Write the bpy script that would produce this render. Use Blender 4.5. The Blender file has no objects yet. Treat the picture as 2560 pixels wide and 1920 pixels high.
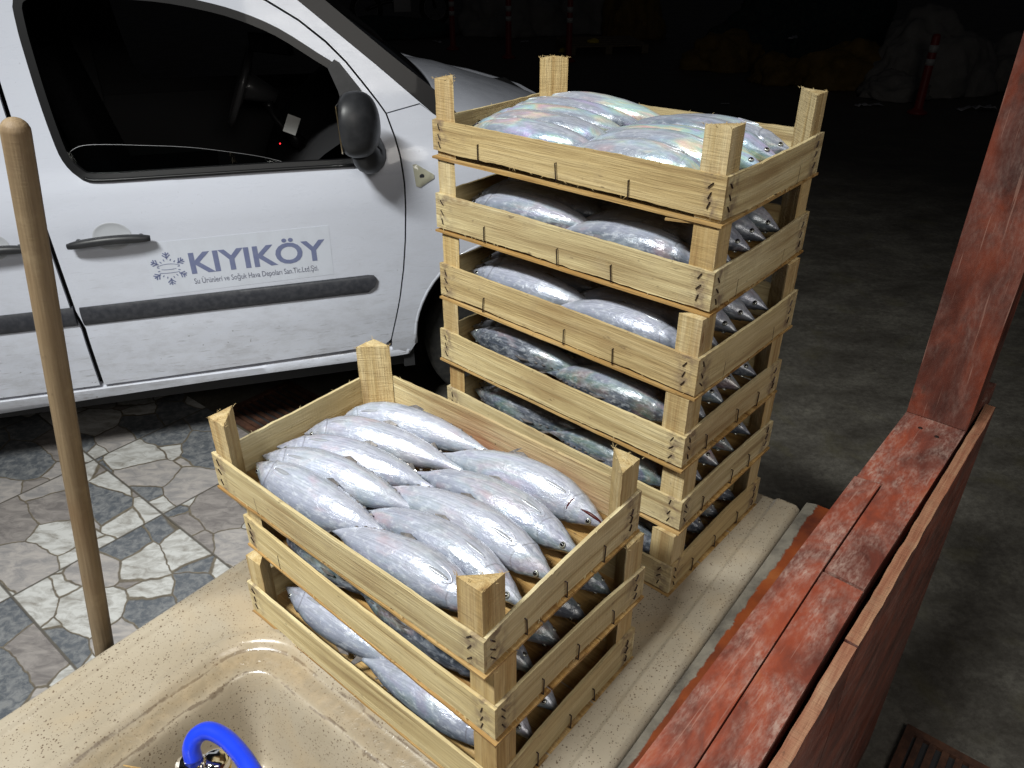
import bpy, bmesh, math, random
from math import sin, cos, pi, radians, sqrt, atan2
from mathutils import Vector, Matrix, noise
from mathutils.geometry import delaunay_2d_cdt
random.seed(7)
SC = bpy.context.scene
COL = SC.collection

# ------------------------------------------------------------------ camera, world, lamps
ZT = 0.87                       # height of the counter top above the ground
cam = bpy.data.cameras.new('camera'); camo = bpy.data.objects.new('camera', cam); COL.objects.link(camo)
camo.location = (0, 0, 0.9326 + ZT); camo.rotation_euler = (radians(90 - 31.07), 0, 0)
cam.sensor_width = 36; cam.lens = 1961.1 / 2560 * 36; cam.clip_start = 0.02; cam.clip_end = 800
SC.camera = camo
W = bpy.data.worlds.new('World'); SC.world = W; W.use_nodes = True
bg = W.node_tree.nodes['Background']
bg.inputs[0].default_value = (0.36, 0.37, 0.42, 1); bg.inputs[1].default_value = 0.013
SC.view_settings.view_transform = 'Standard'; SC.view_settings.look = 'None'; SC.view_settings.exposure = 0; SC.view_settings.gamma = 1

def area(name, loc, target, sx, sy, power, col, spread):
    l = bpy.data.lights.new(name, 'AREA'); l.shape = 'RECTANGLE'; l.size = sx; l.size_y = sy
    l.energy = power; l.color = col; l.spread = radians(spread)
    o = bpy.data.objects.new(name, l); COL.objects.link(o); o.location = loc
    d = Vector(target) - Vector(loc); o.rotation_euler = d.to_track_quat('-Z', 'Y').to_euler()
    return o
area('tube_lamp', (-1.7, -.5, 3.6 + ZT), (-.62, 1.5, ZT - .4), 1.3, .24, 47, (.985, 1.0, .965), 66)
area('fill_lamp', (.75, -.85, 1.75 + ZT), (.35, 1.2, ZT), 1.3, .8, 18, (1.0, .95, .88), 160)  # unseen soft fill added near the camera to brighten nearby things

# ------------------------------------------------------------------ node helper
class NT:
    def __init__(s, name):
        s.m = bpy.data.materials.new(name); s.m.use_nodes = True; s.t = s.m.node_tree
        s.b = s.t.nodes['Principled BSDF']; s.out = s.t.nodes['Material Output']
    def n(s, typ, **kw):
        nd = s.t.nodes.new(typ)
        for k, v in kw.items():
            if k.startswith('i_'):
                key = k[2:].replace('_', ' ')
                nd.inputs[key].default_value = v
            else: setattr(nd, k, v)
        return nd
    def l(s, a, b): s.t.links.new(a, b)
    def attr(s, name): return s.n('ShaderNodeAttribute', attribute_name=name)
    def ramp(s, fac, stops, interp='LINEAR'):
        r = s.n('ShaderNodeValToRGB'); r.color_ramp.interpolation = interp
        e = r.color_ramp.elements
        while len(e) < len(stops): e.new(0.5)
        for i, (p, c) in enumerate(stops):
            e[i].position = p; e[i].color = (c, c, c, 1) if isinstance(c, (int, float)) else (*c, 1)
        if fac is not None: s.l(fac, r.inputs[0])
        return r.outputs[0]
    def noise(s, vec, scale, detail=4, rough=.55, dist=0):
        q = s.n('ShaderNodeTexNoise'); q.inputs['Scale'].default_value = scale; q.inputs['Detail'].default_value = detail
        q.inputs['Roughness'].default_value = rough; q.inputs['Distortion'].default_value = dist
        if vec is not None: s.l(vec, q.inputs['Vector'])
        return q.outputs['Fac']
    def mapv(s, vec, scale=(1, 1, 1), loc=(0, 0, 0), rot=(0, 0, 0)):
        q = s.n('ShaderNodeMapping'); q.inputs['Scale'].default_value = scale; q.inputs['Location'].default_value = loc; q.inputs['Rotation'].default_value = rot
        s.l(vec, q.inputs['Vector']); return q.outputs[0]
    def mix(s, f, a, b, mode='MIX'):
        q = s.n('ShaderNodeMix', data_type='RGBA', blend_type=mode)
        for k, v in ((0, f), (6, a), (7, b)):
            sock = q.inputs[k]
            if isinstance(v, (int, float)): sock.default_value = v if k == 0 else (v, v, v, 1)
            elif isinstance(v, tuple): sock.default_value = (*v, 1)
            else: s.l(v, sock)
        return q.outputs[2]
    def math(s, op, a, b=None, c=None):
        q = s.n('ShaderNodeMath', operation=op)
        for i, v in enumerate((a, b, c)):
            if v is None: continue
            if isinstance(v, (int, float)): q.inputs[i].default_value = v
            else: s.l(v, q.inputs[i])
        return q.outputs[0]
    def bump(s, h, strength=.3, dist=.001, prev=None):
        q = s.n('ShaderNodeBump'); q.inputs['Strength'].default_value = strength; q.inputs['Distance'].default_value = dist
        s.l(h, q.inputs['Height'])
        if prev is not None: s.l(prev, q.inputs['Normal'])
        return q.outputs[0]
    def set(s, **kw):
        for k, v in kw.items():
            k = {'col': 'Base Color', 'rough': 'Roughness', 'metal': 'Metallic', 'norm': 'Normal', 'coat': 'Coat Weight', 'coatr': 'Coat Roughness',
                 'spec': 'Specular IOR Level', 'trans': 'Transmission Weight', 'ecol': 'Emission Color', 'estr': 'Emission Strength', 'alpha': 'Alpha', 'sheen': 'Sheen Weight', 'sss': 'Subsurface Weight', 'coatn': 'Coat Normal', 'ior': 'IOR'}[k]
            sock = s.b.inputs[k]
            if isinstance(v, (int, float)): sock.default_value = v
            elif isinstance(v, tuple): sock.default_value = (*v, 1)
            else: s.l(v, sock)
        return s.m

def wood_mat(name, pale, mid, dark, warm=.35, stain=(.20, .10, .035), rough=.75, bumps=1.0):
    T = NT(name); gc = T.attr('gc').outputs['Vector']
    oi = T.n('ShaderNodeObjectInfo')
    st = T.mapv(gc, (2.2, 55, 55))
    fine = T.noise(T.mapv(gc, (14, 420, 420)), 1, 3, .6)
    g = T.noise(st, 1, 5, .6, .6)
    big = T.noise(T.mapv(gc, (5, 14, 14)), 1, 3, .5)
    c = T.ramp(g, [(.30, dark), (.46, mid), (.62, pale)])
    c = T.mix(T.math('MULTIPLY', T.ramp(fine, [(.35, 1), (.6, 0)]), .45), c, dark)
    c = T.mix(T.math('MULTIPLY', T.ramp(T.noise(T.mapv(gc, (26, 26, 26), (5, 5, 5)), 1, 4, .6), [(.55, 0), (.75, 1)]), .35), c, (.33, .27, .18))
    # saw cuts across the grain
    saw = T.noise(T.mapv(gc, (420, 30, 30)), 1, 2, .5)
    # yellow brown stains
    c = T.mix(T.math('MULTIPLY', T.ramp(big, [(.55, 0), (.72, 1)]), warm), c, stain, 'MIX')
    # object-wise tint
    tint = T.ramp(oi.outputs['Random'], [(0, (1.0, .90, .72)), (.35, (1, 1, 1)), (.7, (.90, .86, .80)), (1, (.80, .68, .52))])
    c = T.mix(.75, c, tint, 'MULTIPLY')
    # little dark specks of dirt
    sp = T.noise(T.mapv(gc, (60, 140, 140)), 1, 2, .5)
    c = T.mix(T.math('MULTIPLY', T.ramp(sp, [(.70, 0), (.78, 1)]), .55), c, (.07, .045, .03))
    kv = T.n('ShaderNodeTexVoronoi'); kv.inputs['Scale'].default_value = 1; T.l(T.mapv(gc, (5, 16, 16)), kv.inputs['Vector'])
    ks = T.n('ShaderNodeSeparateColor'); T.l(kv.outputs['Color'], ks.inputs[0])
    kd = T.math('ADD', kv.outputs['Distance'], T.math('MULTIPLY', fine, .06))
    km = T.math('MULTIPLY', T.ramp(kd, [(.07, .9), (.10, .25), (.13, .5), (.17, .1), (.20, .3), (.25, 0)]), T.math('GREATER_THAN', ks.outputs[0], .80))
    c = T.mix(km, c, (.20, .11, .045))
    nsn = T.math('MULTIPLY', T.attr('nail').outputs['Fac'], T.ramp(T.noise(T.mapv(gc, (70, 70, 70), (2, 2, 2)), 1, 4, .6), [(.42, 0), (.60, .75)]))
    c = T.mix(nsn, c, (.12, .08, .065))
    # red wash where fish blood soaked in
    rw = T.attr('red').outputs['Fac']
    c = T.mix(T.math('MULTIPLY', rw, T.ramp(T.noise(T.mapv(gc, (9, 60, 60)), 1, 4, .6), [(.28, .35), (.52, .95)])), c, (.25, .075, .045))
    h = T.math('ADD', T.math('MULTIPLY', g, .8), T.math('ADD', T.math('MULTIPLY', fine, .5), T.math('MULTIPLY', saw, .25)))
    return T.set(col=c, rough=rough, norm=T.bump(h, .8 * bumps, .0028), spec=.3)

M = {}
M['wood'] = wood_mat('pale_poplar', (.60, .53, .33), (.52, .44, .25), (.30, .225, .115))
M['post'] = wood_mat('sawn_post_wood', (.57, .475, .28), (.48, .375, .19), (.30, .20, .09), .3, (.30, .15, .05), .85, 1.5)
M['floorwood'] = wood_mat('wet_board', (.50, .35, .16), (.40, .26, .10), (.20, .11, .04), .5, (.18, .08, .025), .45)
M['stick'] = wood_mat('worn_handle_wood', (.225, .175, .12), (.185, .14, .09), (.115, .085, .055), .4, (.14, .08, .04), .6, .5)

def fish_mat(name, dorsal_dark, irid, wet=1.0, belly=(.44, .455, .535)):
    T = NT(name); t = T.attr('ft').outputs['Fac']; a = T.attr('fa').outputs['Fac']; gc = T.attr('gc').outputs['Vector']
    oi = T.n('ShaderNodeObjectInfo')
    n1 = T.noise(T.mapv(gc, (22, 60, 60)), 1, 5, .62, .4)
    n2 = T.noise(T.mapv(gc, (90, 190, 190)), 1, 4, .6)
    aa = T.math('ADD', a, T.math('MULTIPLY', T.math('SUBTRACT', n1, .5), .9 if name != 'dark_fish_skin' else .45))
    aa = T.math('MULTIPLY_ADD', aa, .5, .5)
    c = T.ramp(aa, [(.05, belly), (.45, (belly[0] * .84, belly[1] * .86, belly[2] * .90)), (.64, (belly[0] * .58, belly[1] * .61, belly[2] * .66)), (.86, tuple(dorsal_dark)), (1, (.035, .044, .060))])
    # faint stripes along the body
    sv = T.n('ShaderNodeCombineXYZ'); T.l(T.math('MULTIPLY', t, 3.0), sv.inputs[0]); T.l(T.math('MULTIPLY', a, 11), sv.inputs[1])
    stripes = T.noise(sv.outputs[0], 1.6, 3, .5, .8)
    c = T.mix(T.math('MULTIPLY', T.ramp(stripes, [(.47, 0), (.60, 1)]), .46), c, (.19, .205, .26))
    # head is mottled darker
    hd = T.ramp(t, [(.0, 1), (.17, .75), (.235, 0)])
    hm = T.ramp(T.noise(T.mapv(gc, (60, 130, 130)), 1, 6, .7, 1.2), [(.42, 0), (.6, 1)])
    c = T.mix(T.math('MULTIPLY', T.math('MULTIPLY', hd, hm), .62), c, (.10, .115, .14))
    # slime blotches
    c = T.mix(T.math('MULTIPLY', T.ramp(n2, [(.52, 0), (.70, 1)]), .30), c, (.80, .84, .88))
    c = T.mix(T.math('MULTIPLY', T.ramp(n1, [(.28, 1), (.44, 0)]), .50), c, (.17, .185, .21))
    # pink vent and bruises
    pk = T.ramp(T.noise(T.mapv(gc, (16, 40, 40), (3.1, 1, 2)), 1, 3, .5), [(.60, 0), (.74, 1)])
    c = T.mix(T.math('MULTIPLY', pk, .26), c, (.52, .28, .27))
    # gill edge line
    ge = T.math('ABSOLUTE', T.math('SUBTRACT', t, T.math('MULTIPLY_ADD', T.math('MULTIPLY', a, a), -.045, .235)))
    c = T.mix(T.ramp(ge, [(0, .65), (.006, 0)]), c, (.09, .08, .09))
    # mouth cleft
    mc = T.math('ABSOLUTE', T.math('SUBTRACT', a, T.math('MULTIPLY_ADD', t, 1.2, -.42)))
    mm = T.math('MULTIPLY', T.ramp(mc, [(0, .9), (.05, 0)]), T.ramp(t, [(.085, 1), (.10, 0)]))
    c = T.mix(mm, c, (.03, .025, .028))
    if irid:
        hue = T.noise(T.mapv(gc, (11, 30, 30), (5, 2, 7)), 1, 3, .5, 1.0)
        ic = T.ramp(hue, [(.34, (.55, .42, .78)), (.44, (.42, .66, .80)), (.52, (.50, .80, .58)), (.58, (.85, .74, .42)), (.66, (.90, .45, .40)), (.78, (.62, .50, .80))])
        im = T.ramp(T.noise(T.mapv(gc, (9, 26, 26), (1, 9, 4)), 1, 3, .5), [(.46, 0), (.60, 1)])
        c = T.mix(T.math('MULTIPLY', im, irid), c, ic)
    n3 = T.noise(T.mapv(gc, (45, 100, 100), (7, 7, 7)), 1, 4, .6, .8)
    c = T.mix(T.math('MULTIPLY', T.ramp(n3, [(.50, 0), (.60, .55)]), T.ramp(n1, [(.35, 1), (.6, .15)])), c, (.27, .30, .34))
    b = T.bump(n1, .25, .005)
    b = T.bump(n3, .34, .0028, b)
    b = T.bump(n2, .26, .0018, b)
    cn = T.bump(T.noise(T.mapv(gc, (150, 240, 240)), 1, 2, .5), .16, .0022)
    return T.set(col=c, rough=T.ramp(n1, [(.3, .40), (.7, .24)]), metal=.16, norm=b, coat=.40 * wet, coatr=.13, coatn=T.bump(n3, .30, .0028, cn), spec=.6)
M['fish_silver'] = fish_mat('silver_fish_skin', (.12, .14, .18), .07)
M['fish_irid'] = fish_mat('iridescent_fish_skin', (.14, .17, .22), .50, 1.0, (.53, .545, .61))
M['fish_dark'] = fish_mat('dark_fish_skin', (.06, .07, .09), .13, 1, (.36, .365, .425))

def simple(name, col, rough=.5, metal=0, coat=0, spec=.5, nscale=0, namt=.3, ncol=None, bump=0, bdist=.001, coords='Object'):
    T = NT(name)
    if nscale:
        tc = T.n('ShaderNodeTexCoord').outputs[coords]
        n = T.noise(tc, nscale, 5, .6)
        c = T.mix(T.math('MULTIPLY', T.ramp(n, [(.40, 0), (.65, 1)]), namt), col, ncol or tuple(x * .4 for x in col))
        T.set(col=c)
        if bump: T.set(norm=T.bump(n, bump, bdist))
    else: T.set(col=col)
    return T.set(rough=rough, metal=metal, coat=coat, spec=spec)
M['fin'] = simple('fish_fin', (.09, .085, .085), .4, .2, .3, .5, 90, .8, (.19, .165, .15), .5, .001)
M['fin_pale'] = simple('pale_fish_fin', (.36, .38, .42), .35, .3, .4, .5, 70, .5, (.30, .30, .33), .5, .001)
M['eye_ring'] = simple('fish_eye_ring', (.30, .31, .28), .2, .4, .6)
M['gill'] = simple('dark_red_gill', (.055, .006, .008), .3, 0, .5)
M['pupil'] = simple('fish_pupil', (.006, .006, .008), .05, 0, 1)
M['staple'] = simple('rusty_staple', (.030, .018, .016), .5, .6)
M['black_plastic'] = simple('black_plastic', (.022, .023, .026), .42, 0, 0, .45, 30, .5, (.045, .046, .05), .15, .001)
M['wheel_rim_black'] = simple('steering_wheel_leather', (.11, .11, .115), .30, 0, .3)
M['black_gloss'] = simple('black_rubber_seal', (.008, .008, .009), .38, 0, .08, .3)
M['trim_grey'] = simple('grey_plastic_moulding', (.030, .032, .040), .5, 0, 0, .4, 60, .35, (.10, .10, .11))
M['rubber'] = simple('tyre_rubber', (.018, .018, .018), .8, 0, 0, .3, 40, .5, (.05, .047, .04), .3)
M['rim'] = simple('steel_rim', (.22, .22, .23), .4, .8)
M['chrome'] = simple('chrome', (.85, .84, .82), .08, 1)
M['brass'] = simple('brass_ring', (.75, .55, .20), .2, 1)
M['hose'] = simple('blue_rubber_hose', (.012, .045, .62), .30, 0, .25, .5, 25, .25, (.01, .03, .42))
M['cabin'] = simple('cabin_plastic', (.032, .032, .034), .7, 0, 0, .2)
M['seat'] = simple('seat_fabric', (.016, .016, .018), .9, 0, 0, .1, 60, .5)
M['paper'] = simple('paper_card', (.62, .62, .60), .8)
M['letter'] = simple('faded_blue_lettering', (.17, .195, .34), .45, 0, .2, .5, 45, .35, (.25, .28, .41))
M['letter_grey'] = simple('faded_grey_lettering', (.17, .18, .245), .5, 0, .1, .5, 60, .4, (.28, .29, .36))
M['lens'] = simple('indicator_lens', (.50, .49, .38), .15, 0, .6)
M['headlight'] = simple('headlight_glass', (.55, .58, .60), .08, .3, 1)
M['steel'] = simple('cabinet_steel', (.28, .28, .27), .45, .7, 0, .5, 8, .4)
M['grate'] = simple('rusty_cast_iron', (.070, .036, .026), .65, .4, 0, .4, 26, .8, (.16, .075, .045), .6, .002)
M['sack'] = simple('white_woven_sack', (.24, .23, .22), .85, 0, 0, .2, 5, .6, (.16, .155, .15), .6, .02)
M['tarp'] = simple('ochre_tarpaulin', (.19, .12, .03), .7, 0, 0, .3, 6, .6, (.08, .05, .015), .6, .02)
M['net'] = simple('dark_green_net', (.025, .04, .045), .9, 0, 0, .2, 18, .8, (.06, .08, .07), 1, .02)
M['post_red'] = simple('red_bollard_plastic', (.24, .02, .018), .45, 0, .1, .5, 14, .4)
M['post_white'] = simple('white_reflective_band', (.40, .40, .40), .4)
M['litter'] = simple('white_plastic_litter', (.45, .45, .48), .5)
M['pallet'] = simple('grey_pallet_wood', (.20, .16, .11), .85, 0, 0, .3, 20, .5)
M['yellow'] = simple('yellow_plastic', (.55, .42, .03), .5)
M['moto'] = simple('motorcycle_black', (.03, .03, .035), .4, .2)
M['led'] = None
T = NT('red_led'); M['led'] = T.set(col=(.2, 0, 0), ecol=(1, .02, .03), estr=3.0)

# glass: see-through with a reflection
T = NT('window_glass'); tr = T.n('ShaderNodeBsdfTransparent'); tr.inputs[0].default_value = (.60, .66, .64, 1)
gl = T.n('ShaderNodeBsdfGlossy'); gl.inputs['Roughness'].default_value = .02; gl.inputs[0].default_value = (1, 1, 1, 1)
fr = T.n('ShaderNodeFresnel'); fr.inputs[0].default_value = 1.6
mx = T.n('ShaderNodeMixShader'); T.l(fr.outputs[0], mx.inputs[0]); T.l(tr.outputs[0], mx.inputs[1]); T.l(gl.outputs[0], mx.inputs[2]); T.l(mx.outputs[0], T.out.inputs[0]); M['glass'] = T.m
T = NT('tinted_windscreen'); M['dglass'] = T.set(col=(.006, .007, .008), rough=.06, spec=.5, coat=.5)

# van paint with road dirt low down and specks
T = NT('white_van_paint'); tc = T.n('ShaderNodeTexCoord').outputs['Object']
sx = T.n('ShaderNodeSeparateXYZ'); T.l(tc, sx.inputs[0]); hz = sx.outputs[2]
low = T.ramp(hz, [(.30, 1), (.60, .45), (.95, .10)])
grime = T.ramp(T.noise(T.mapv(tc, (9, 9, 22)), 1, 10, .78, .2), [(.40, 0), (.70, 1)])
c = T.mix(T.math('MULTIPLY', T.math('MULTIPLY', low, grime), .72), (.675, .705, .80), (.33, .325, .33))
streak = T.ramp(T.noise(T.mapv(tc, (14, 14, 130), (2, 0, 0), (0, .06, 0)), 1, 4, .6), [(.60, 0), (.74, 1)])
c = T.mix(T.math('MULTIPLY', T.math('MULTIPLY', low, streak), .8), c, (.20, .19, .19))
spk = T.ramp(T.noise(tc, 75, 2, .5), [(.735, 0), (.77, 1)])
c = T.mix(T.math('MULTIPLY', spk, T.math('MULTIPLY_ADD', low, .7, .12)), c, (.12, .11, .11))
T.set(col=c, rough=T.ramp(grime, [(0, .24), (1, .5)]), coat=.5, coatr=.06, spec=.5, norm=T.bump(T.noise(tc, 3.0, 2, .5), .05, .02)); M['paint'] = T.m
T = NT('sticker_film'); tc = T.n('ShaderNodeTexCoord').outputs['Object']
T.set(col=T.mix(T.math('MULTIPLY', T.ramp(T.noise(T.mapv(tc, (20, 20, 12)), 1, 5, .6), [(.45, 0), (.7, 1)]), .25), (.655, .69, .775), (.50, .51, .56)), rough=.42, coat=.15); M['film'] = T.m

# sink composite: beige with brown specks, brown crust round the bowl (attribute 'stain')
T = NT('beige_granite_composite'); tc = T.n('ShaderNodeTexCoord').outputs['Object']
base = T.mix(T.ramp(T.noise(tc, 5, 5, .6), [(.35, 0), (.7, 1)]), (.345, .300, .232), (.285, .240, .175))
def specks(scale, thr, seed):
    v = T.n('ShaderNodeTexVoronoi'); v.inputs['Scale'].default_value = scale; T.l(T.mapv(tc, (1, 1, 1), (seed, seed * .7, 0)), v.inputs['Vector'])
    sel = T.n('ShaderNodeSeparateColor'); T.l(v.outputs['Color'], sel.inputs[0])
    r = T.math('MULTIPLY', sel.outputs[0], thr)
    return T.math('LESS_THAN', v.outputs['Distance'], r), sel.outputs[1]
m1, r1 = specks(215, .31, 1.3); m2, r2 = specks(340, .30, 4.1)
mk = T.math('MAXIMUM', T.math('MULTIPLY', m1, T.math('GREATER_THAN', r1, .1)), T.math('MULTIPLY', m2, T.math('GREATER_THAN', r2, .3)))
c = T.mix(T.math('MULTIPLY', mk, .85), base, (.085, .055, .035))
stn = T.attr('stain').outputs['Fac']
crn = T.noise(T.mapv(tc, (40, 40, 40)), 1, 6, .65, 1.0)
sf = T.math('MULTIPLY', stn, T.ramp(crn, [(.30, .65), (.6, 1)]))
c = T.mix(T.math('MULTIPLY', sf, .8), c, T.mix(T.ramp(crn, [(.4, 0), (.62, 1)]), (.13, .095, .05), (.24, .185, .115)))
dline = T.attr('crust').outputs['Fac']
c = T.mix(T.math('MULTIPLY', T.ramp(T.math('ADD', dline, T.math('MULTIPLY', T.math('SUBTRACT', crn, .5), 1.6)), [(.70, 0), (.95, 1)]), .6), c, (.055, .032, .02))
film = T.ramp(T.noise(T.mapv(tc, (7, 7, 7), (3, 1, 0)), 1, 4, .6, .6), [(.5, 0), (.75, .35)])
c = T.mix(film, c, (.40, .29, .16))
wet = T.noise(T.mapv(tc, (60, 60, 60)), 1, 3, .6, .6)
drops = T.ramp(T.noise(tc, 130, 2, .5), [(.60, 0), (.66, 1)])
T.set(col=c, rough=T.ramp(T.noise(tc, 9, 4, .6), [(.35, .24), (.65, .42)]), coat=.14, coatr=.10, norm=T.bump(drops, .16, .0010, T.bump(T.math('MULTIPLY', crn, sf), .22, .003, T.bump(wet, .12, .0015))), spec=.5); M['sink'] = T.m

# red painted railing
def redmat(name, wear, dark=1.0):
    T = NT(name); gc = T.attr('gc').outputs['Vector']
    n = T.noise(T.mapv(gc, (7, 13, 13)), 1, 6, .62, .7); n2 = T.noise(T.mapv(gc, (30, 120, 120)), 1, 5, .6); n3 = T.noise(T.mapv(gc, (11, 22, 22), (4, 8, 2)), 1, 5, .6, .4)
    c = T.ramp(n, [(.34, (.075 * dark, .022 * dark, .016 * dark)), (.47, (.15 * dark, .040 * dark, .026 * dark)), (.60, (.25 * dark, .054 * dark, .027 * dark)), (.75, (.30 * dark, .095 * dark, .045 * dark))])
    n4 = T.noise(T.mapv(gc, (90, 260, 260), (1, 5, 2)), 1, 4, .65)
    sc = T.math('MULTIPLY', T.ramp(n3, [(.38, 0), (.66, 1)]), T.math('MULTIPLY', T.ramp(n2, [(.34, .25), (.66, 1)]), T.ramp(n4, [(.38, .1), (.62, 1)])))
    c = T.mix(T.math('MULTIPLY', sc, wear), c, (.42, .31, .26))
    blk = T.ramp(T.noise(T.mapv(gc, (22, 40, 40), (9, 9, 9)), 1, 3, .5), [(.68, 0), (.75, 1)])
    c = T.mix(T.math('MULTIPLY', blk, .6), c, (.05, .03, .022))
    scr = T.ramp(T.noise(T.mapv(gc, (9, 300, 300), (0, 3, 0), (0, 0, .35)), 1, 2, .4), [(.66, 0), (.72, 1)])
    c = T.mix(T.math('MULTIPLY', scr, .35), c, (.40, .24, .19))
    return T.set(col=c, rough=T.ramp(n3, [(.4, .42), (.65, .72)]), norm=T.bump(n2, .45, .002, T.bump(n3, .35, .003)), spec=.5)
M['red'] = redmat('worn_red_paint', .85); M['red_board'] = redmat('raw_board_edge', .45, .85); M['red_post'] = redmat('red_post_paint', .22, .62)
M['board_edge'] = wood_mat('split_board_edge', (.40, .24, .15), (.30, .14, .085), (.17, .055, .03), .65, (.25, .06, .03), .8, 1.6)
T = NT('peeling_rust_sheet'); tc = T.n('ShaderNodeTexCoord').outputs['Object']
n = T.noise(T.mapv(tc, (16, 16, 16)), 1, 9, .72, .3); yy = T.attr('across').outputs['Fac']
v = T.math('ADD', yy, T.math('MULTIPLY', T.math('SUBTRACT', n, .5), .42))
rc = T.ramp(T.noise(T.mapv(tc, (6, 6, 6), (2, 2, 2)), 1, 5, .6), [(.35, (.08, .020, .012)), (.52, (.22, .05, .014)), (.68, (.30, .10, .03))])
c = T.mix(T.ramp(v, [(.28, 0), (.31, 1)]), T.mix(T.ramp(n, [(.4, 0), (.65, 1)]), (.21, .19, .155), (.08, .072, .062)), rc)
T.set(col=c, rough=.42, spec=.5, norm=T.bump(T.math('ADD', n, T.ramp(v, [(.28, 1), (.31, 0)])), .5, .002)); M['sheet'] = T.m

# tiled floor: printed crazy paving on half-metre tiles, and concrete
def world_uv(T, ang, ox, oy):
    g = T.n('ShaderNodeNewGeometry').outputs['Position']
    q = T.n('ShaderNodeVectorRotate', rotation_type='Z_AXIS'); T.l(g, q.inputs['Vector']); q.inputs['Angle'].default_value = -ang
    q.inputs['Center'].default_value = (ox, oy, 0)
    s = T.n('ShaderNodeVectorMath', operation='SUBTRACT'); T.l(q.outputs[0], s.inputs[0]); s.inputs[1].default_value = (ox, oy, 0)
    return s.outputs[0]
TA = radians(-39.6); TO = (-1.215, 2.105); TS = .497
T = NT('stone_print_tiles'); uv = world_uv(T, TA, *TO)
sep = T.n('ShaderNodeSeparateXYZ'); T.l(uv, sep.inputs[0])
ux = T.math('DIVIDE', sep.outputs[0], TS); uy = T.math('DIVIDE', sep.outputs[1], TS)
fx = T.math('SUBTRACT', ux, T.math('FLOOR', ux)); fy = T.math('SUBTRACT', uy, T.math('FLOOR', uy))
gx = T.math('MINIMUM', fx, T.math('SUBTRACT', 1, fx)); gy = T.math('MINIMUM', fy, T.math('SUBTRACT', 1, fy)); gg = T.math('MINIMUM', gx, gy)
grout = T.ramp(T.math('ADD', gg, T.math('MULTIPLY', T.noise(uv, 60, 2, .5), .004)), [(.007, 1), (.011, 0)])
par = T.math('MODULO', T.math('ADD', T.math('MULTIPLY', T.math('FLOOR', ux), 1), T.math('MULTIPLY', T.math('FLOOR', uy), 2)), 3)
cv = T.n('ShaderNodeCombineXYZ'); T.l(T.math('MULTIPLY_ADD', par, 7.3, fx), cv.inputs[0]); T.l(T.math('MULTIPLY_ADD', par, 3.1, fy), cv.inputs[1])
wob = T.n('ShaderNodeTexNoise'); wob.inputs['Scale'].default_value = 5.5; wob.inputs['Detail'].default_value = 3; T.l(cv.outputs[0], wob.inputs['Vector'])
wv = T.n('ShaderNodeVectorMath', operation='MULTIPLY_ADD'); T.l(wob.outputs['Color'], wv.inputs[0]); wv.inputs[1].default_value = (.085, .085, 0); T.l(cv.outputs[0], wv.inputs[2])
st2 = T.mapv(wv.outputs[0], (2.35, 3.4, 1), (0, 0, 0), (0, 0, .25))
v1 = T.n('ShaderNodeTexVoronoi', feature='DISTANCE_TO_EDGE'); v1.inputs['Scale'].default_value = 1; v1.inputs['Randomness'].default_value = .95; T.l(st2, v1.inputs['Vector'])
v2 = T.n('ShaderNodeTexVoronoi'); v2.inputs['Scale'].default_value = 1; v2.inputs['Randomness'].default_value = .95; T.l(st2, v2.inputs['Vector'])
sc = T.n('ShaderNodeSeparateColor'); T.l(v2.outputs['Color'], sc.inputs[0])
cls = sc.outputs[0]
pos = T.n('ShaderNodeNewGeometry').outputs['Position']
ns = T.noise(T.mapv(pos, (14, 30, 14), (0, 0, 0), (0, 0, .7)), 1, 7, .68, .8); nf = T.noise(pos, 38, 6, .7, .5)
white = T.mix(T.ramp(ns, [(.42, 0), (.66, 1)]), (.54, .54, .525), (.26, .245, .22))
taupe = T.mix(T.ramp(ns, [(.40, 0), (.62, 1)]), (.29, .265, .25), (.165, .15, .145))
slate = T.mix(T.ramp(nf, [(.42, 0), (.62, 1)]), (.095, .105, .12), (.22, .225, .23))
greyw = T.mix(T.ramp(ns, [(.40, 0), (.62, 1)]), (.40, .37, .35), (.25, .24, .24))
w1 = T.ramp(cls, [(0, 1), (.36, 0)], 'CONSTANT'); w2 = T.ramp(cls, [(0, 0), (.36, 1), (.52, 0)], 'CONSTANT'); w3 = T.ramp(cls, [(0, 0), (.52, 1), (.84, 0)], 'CONSTANT')
c = T.mix(w1, greyw, white); c = T.mix(w2, c, taupe); c = T.mix(w3, c, slate)
c = T.mix(T.math('MULTIPLY', T.ramp(nf, [(.62, 0), (.75, 1)]), .5), c, (.16, .15, .14))
jn = T.ramp(v1.outputs['Distance'], [(.010, 1), (.022, 0)])
c = T.mix(jn, c, T.mix(T.ramp(nf, [(.4, 0), (.6, 1)]), (.17, .145, .105), (.11, .092, .07)))
c = T.mix(grout, c, (.10, .09, .075))
hgt = T.math('SUBTRACT', T.math('MULTIPLY', ns, .35), T.math('ADD', T.math('MULTIPLY', jn, .6), T.math('MULTIPLY', grout, 1.0)))
T.set(col=c, rough=T.ramp(nf, [(.3, .30), (.7, .55)]), norm=T.bump(hgt, .5, .004), spec=.5); M['tiles'] = T.m
T = NT('damp_concrete'); pos = T.n('ShaderNodeNewGeometry').outputs['Position']
n1 = T.noise(T.mapv(pos, (2.6, 4.0, 1), (0, 0, 0), (0, 0, -.5)), 1, 12, .78, .15); n2 = T.noise(pos, 42, 8, .8); n3 = T.noise(pos, 5, 4, .6, .5)
c = T.ramp(n1, [(.36, (.060, .054, .045)), (.5, (.105, .097, .083)), (.64, (.165, .155, .13))])
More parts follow.
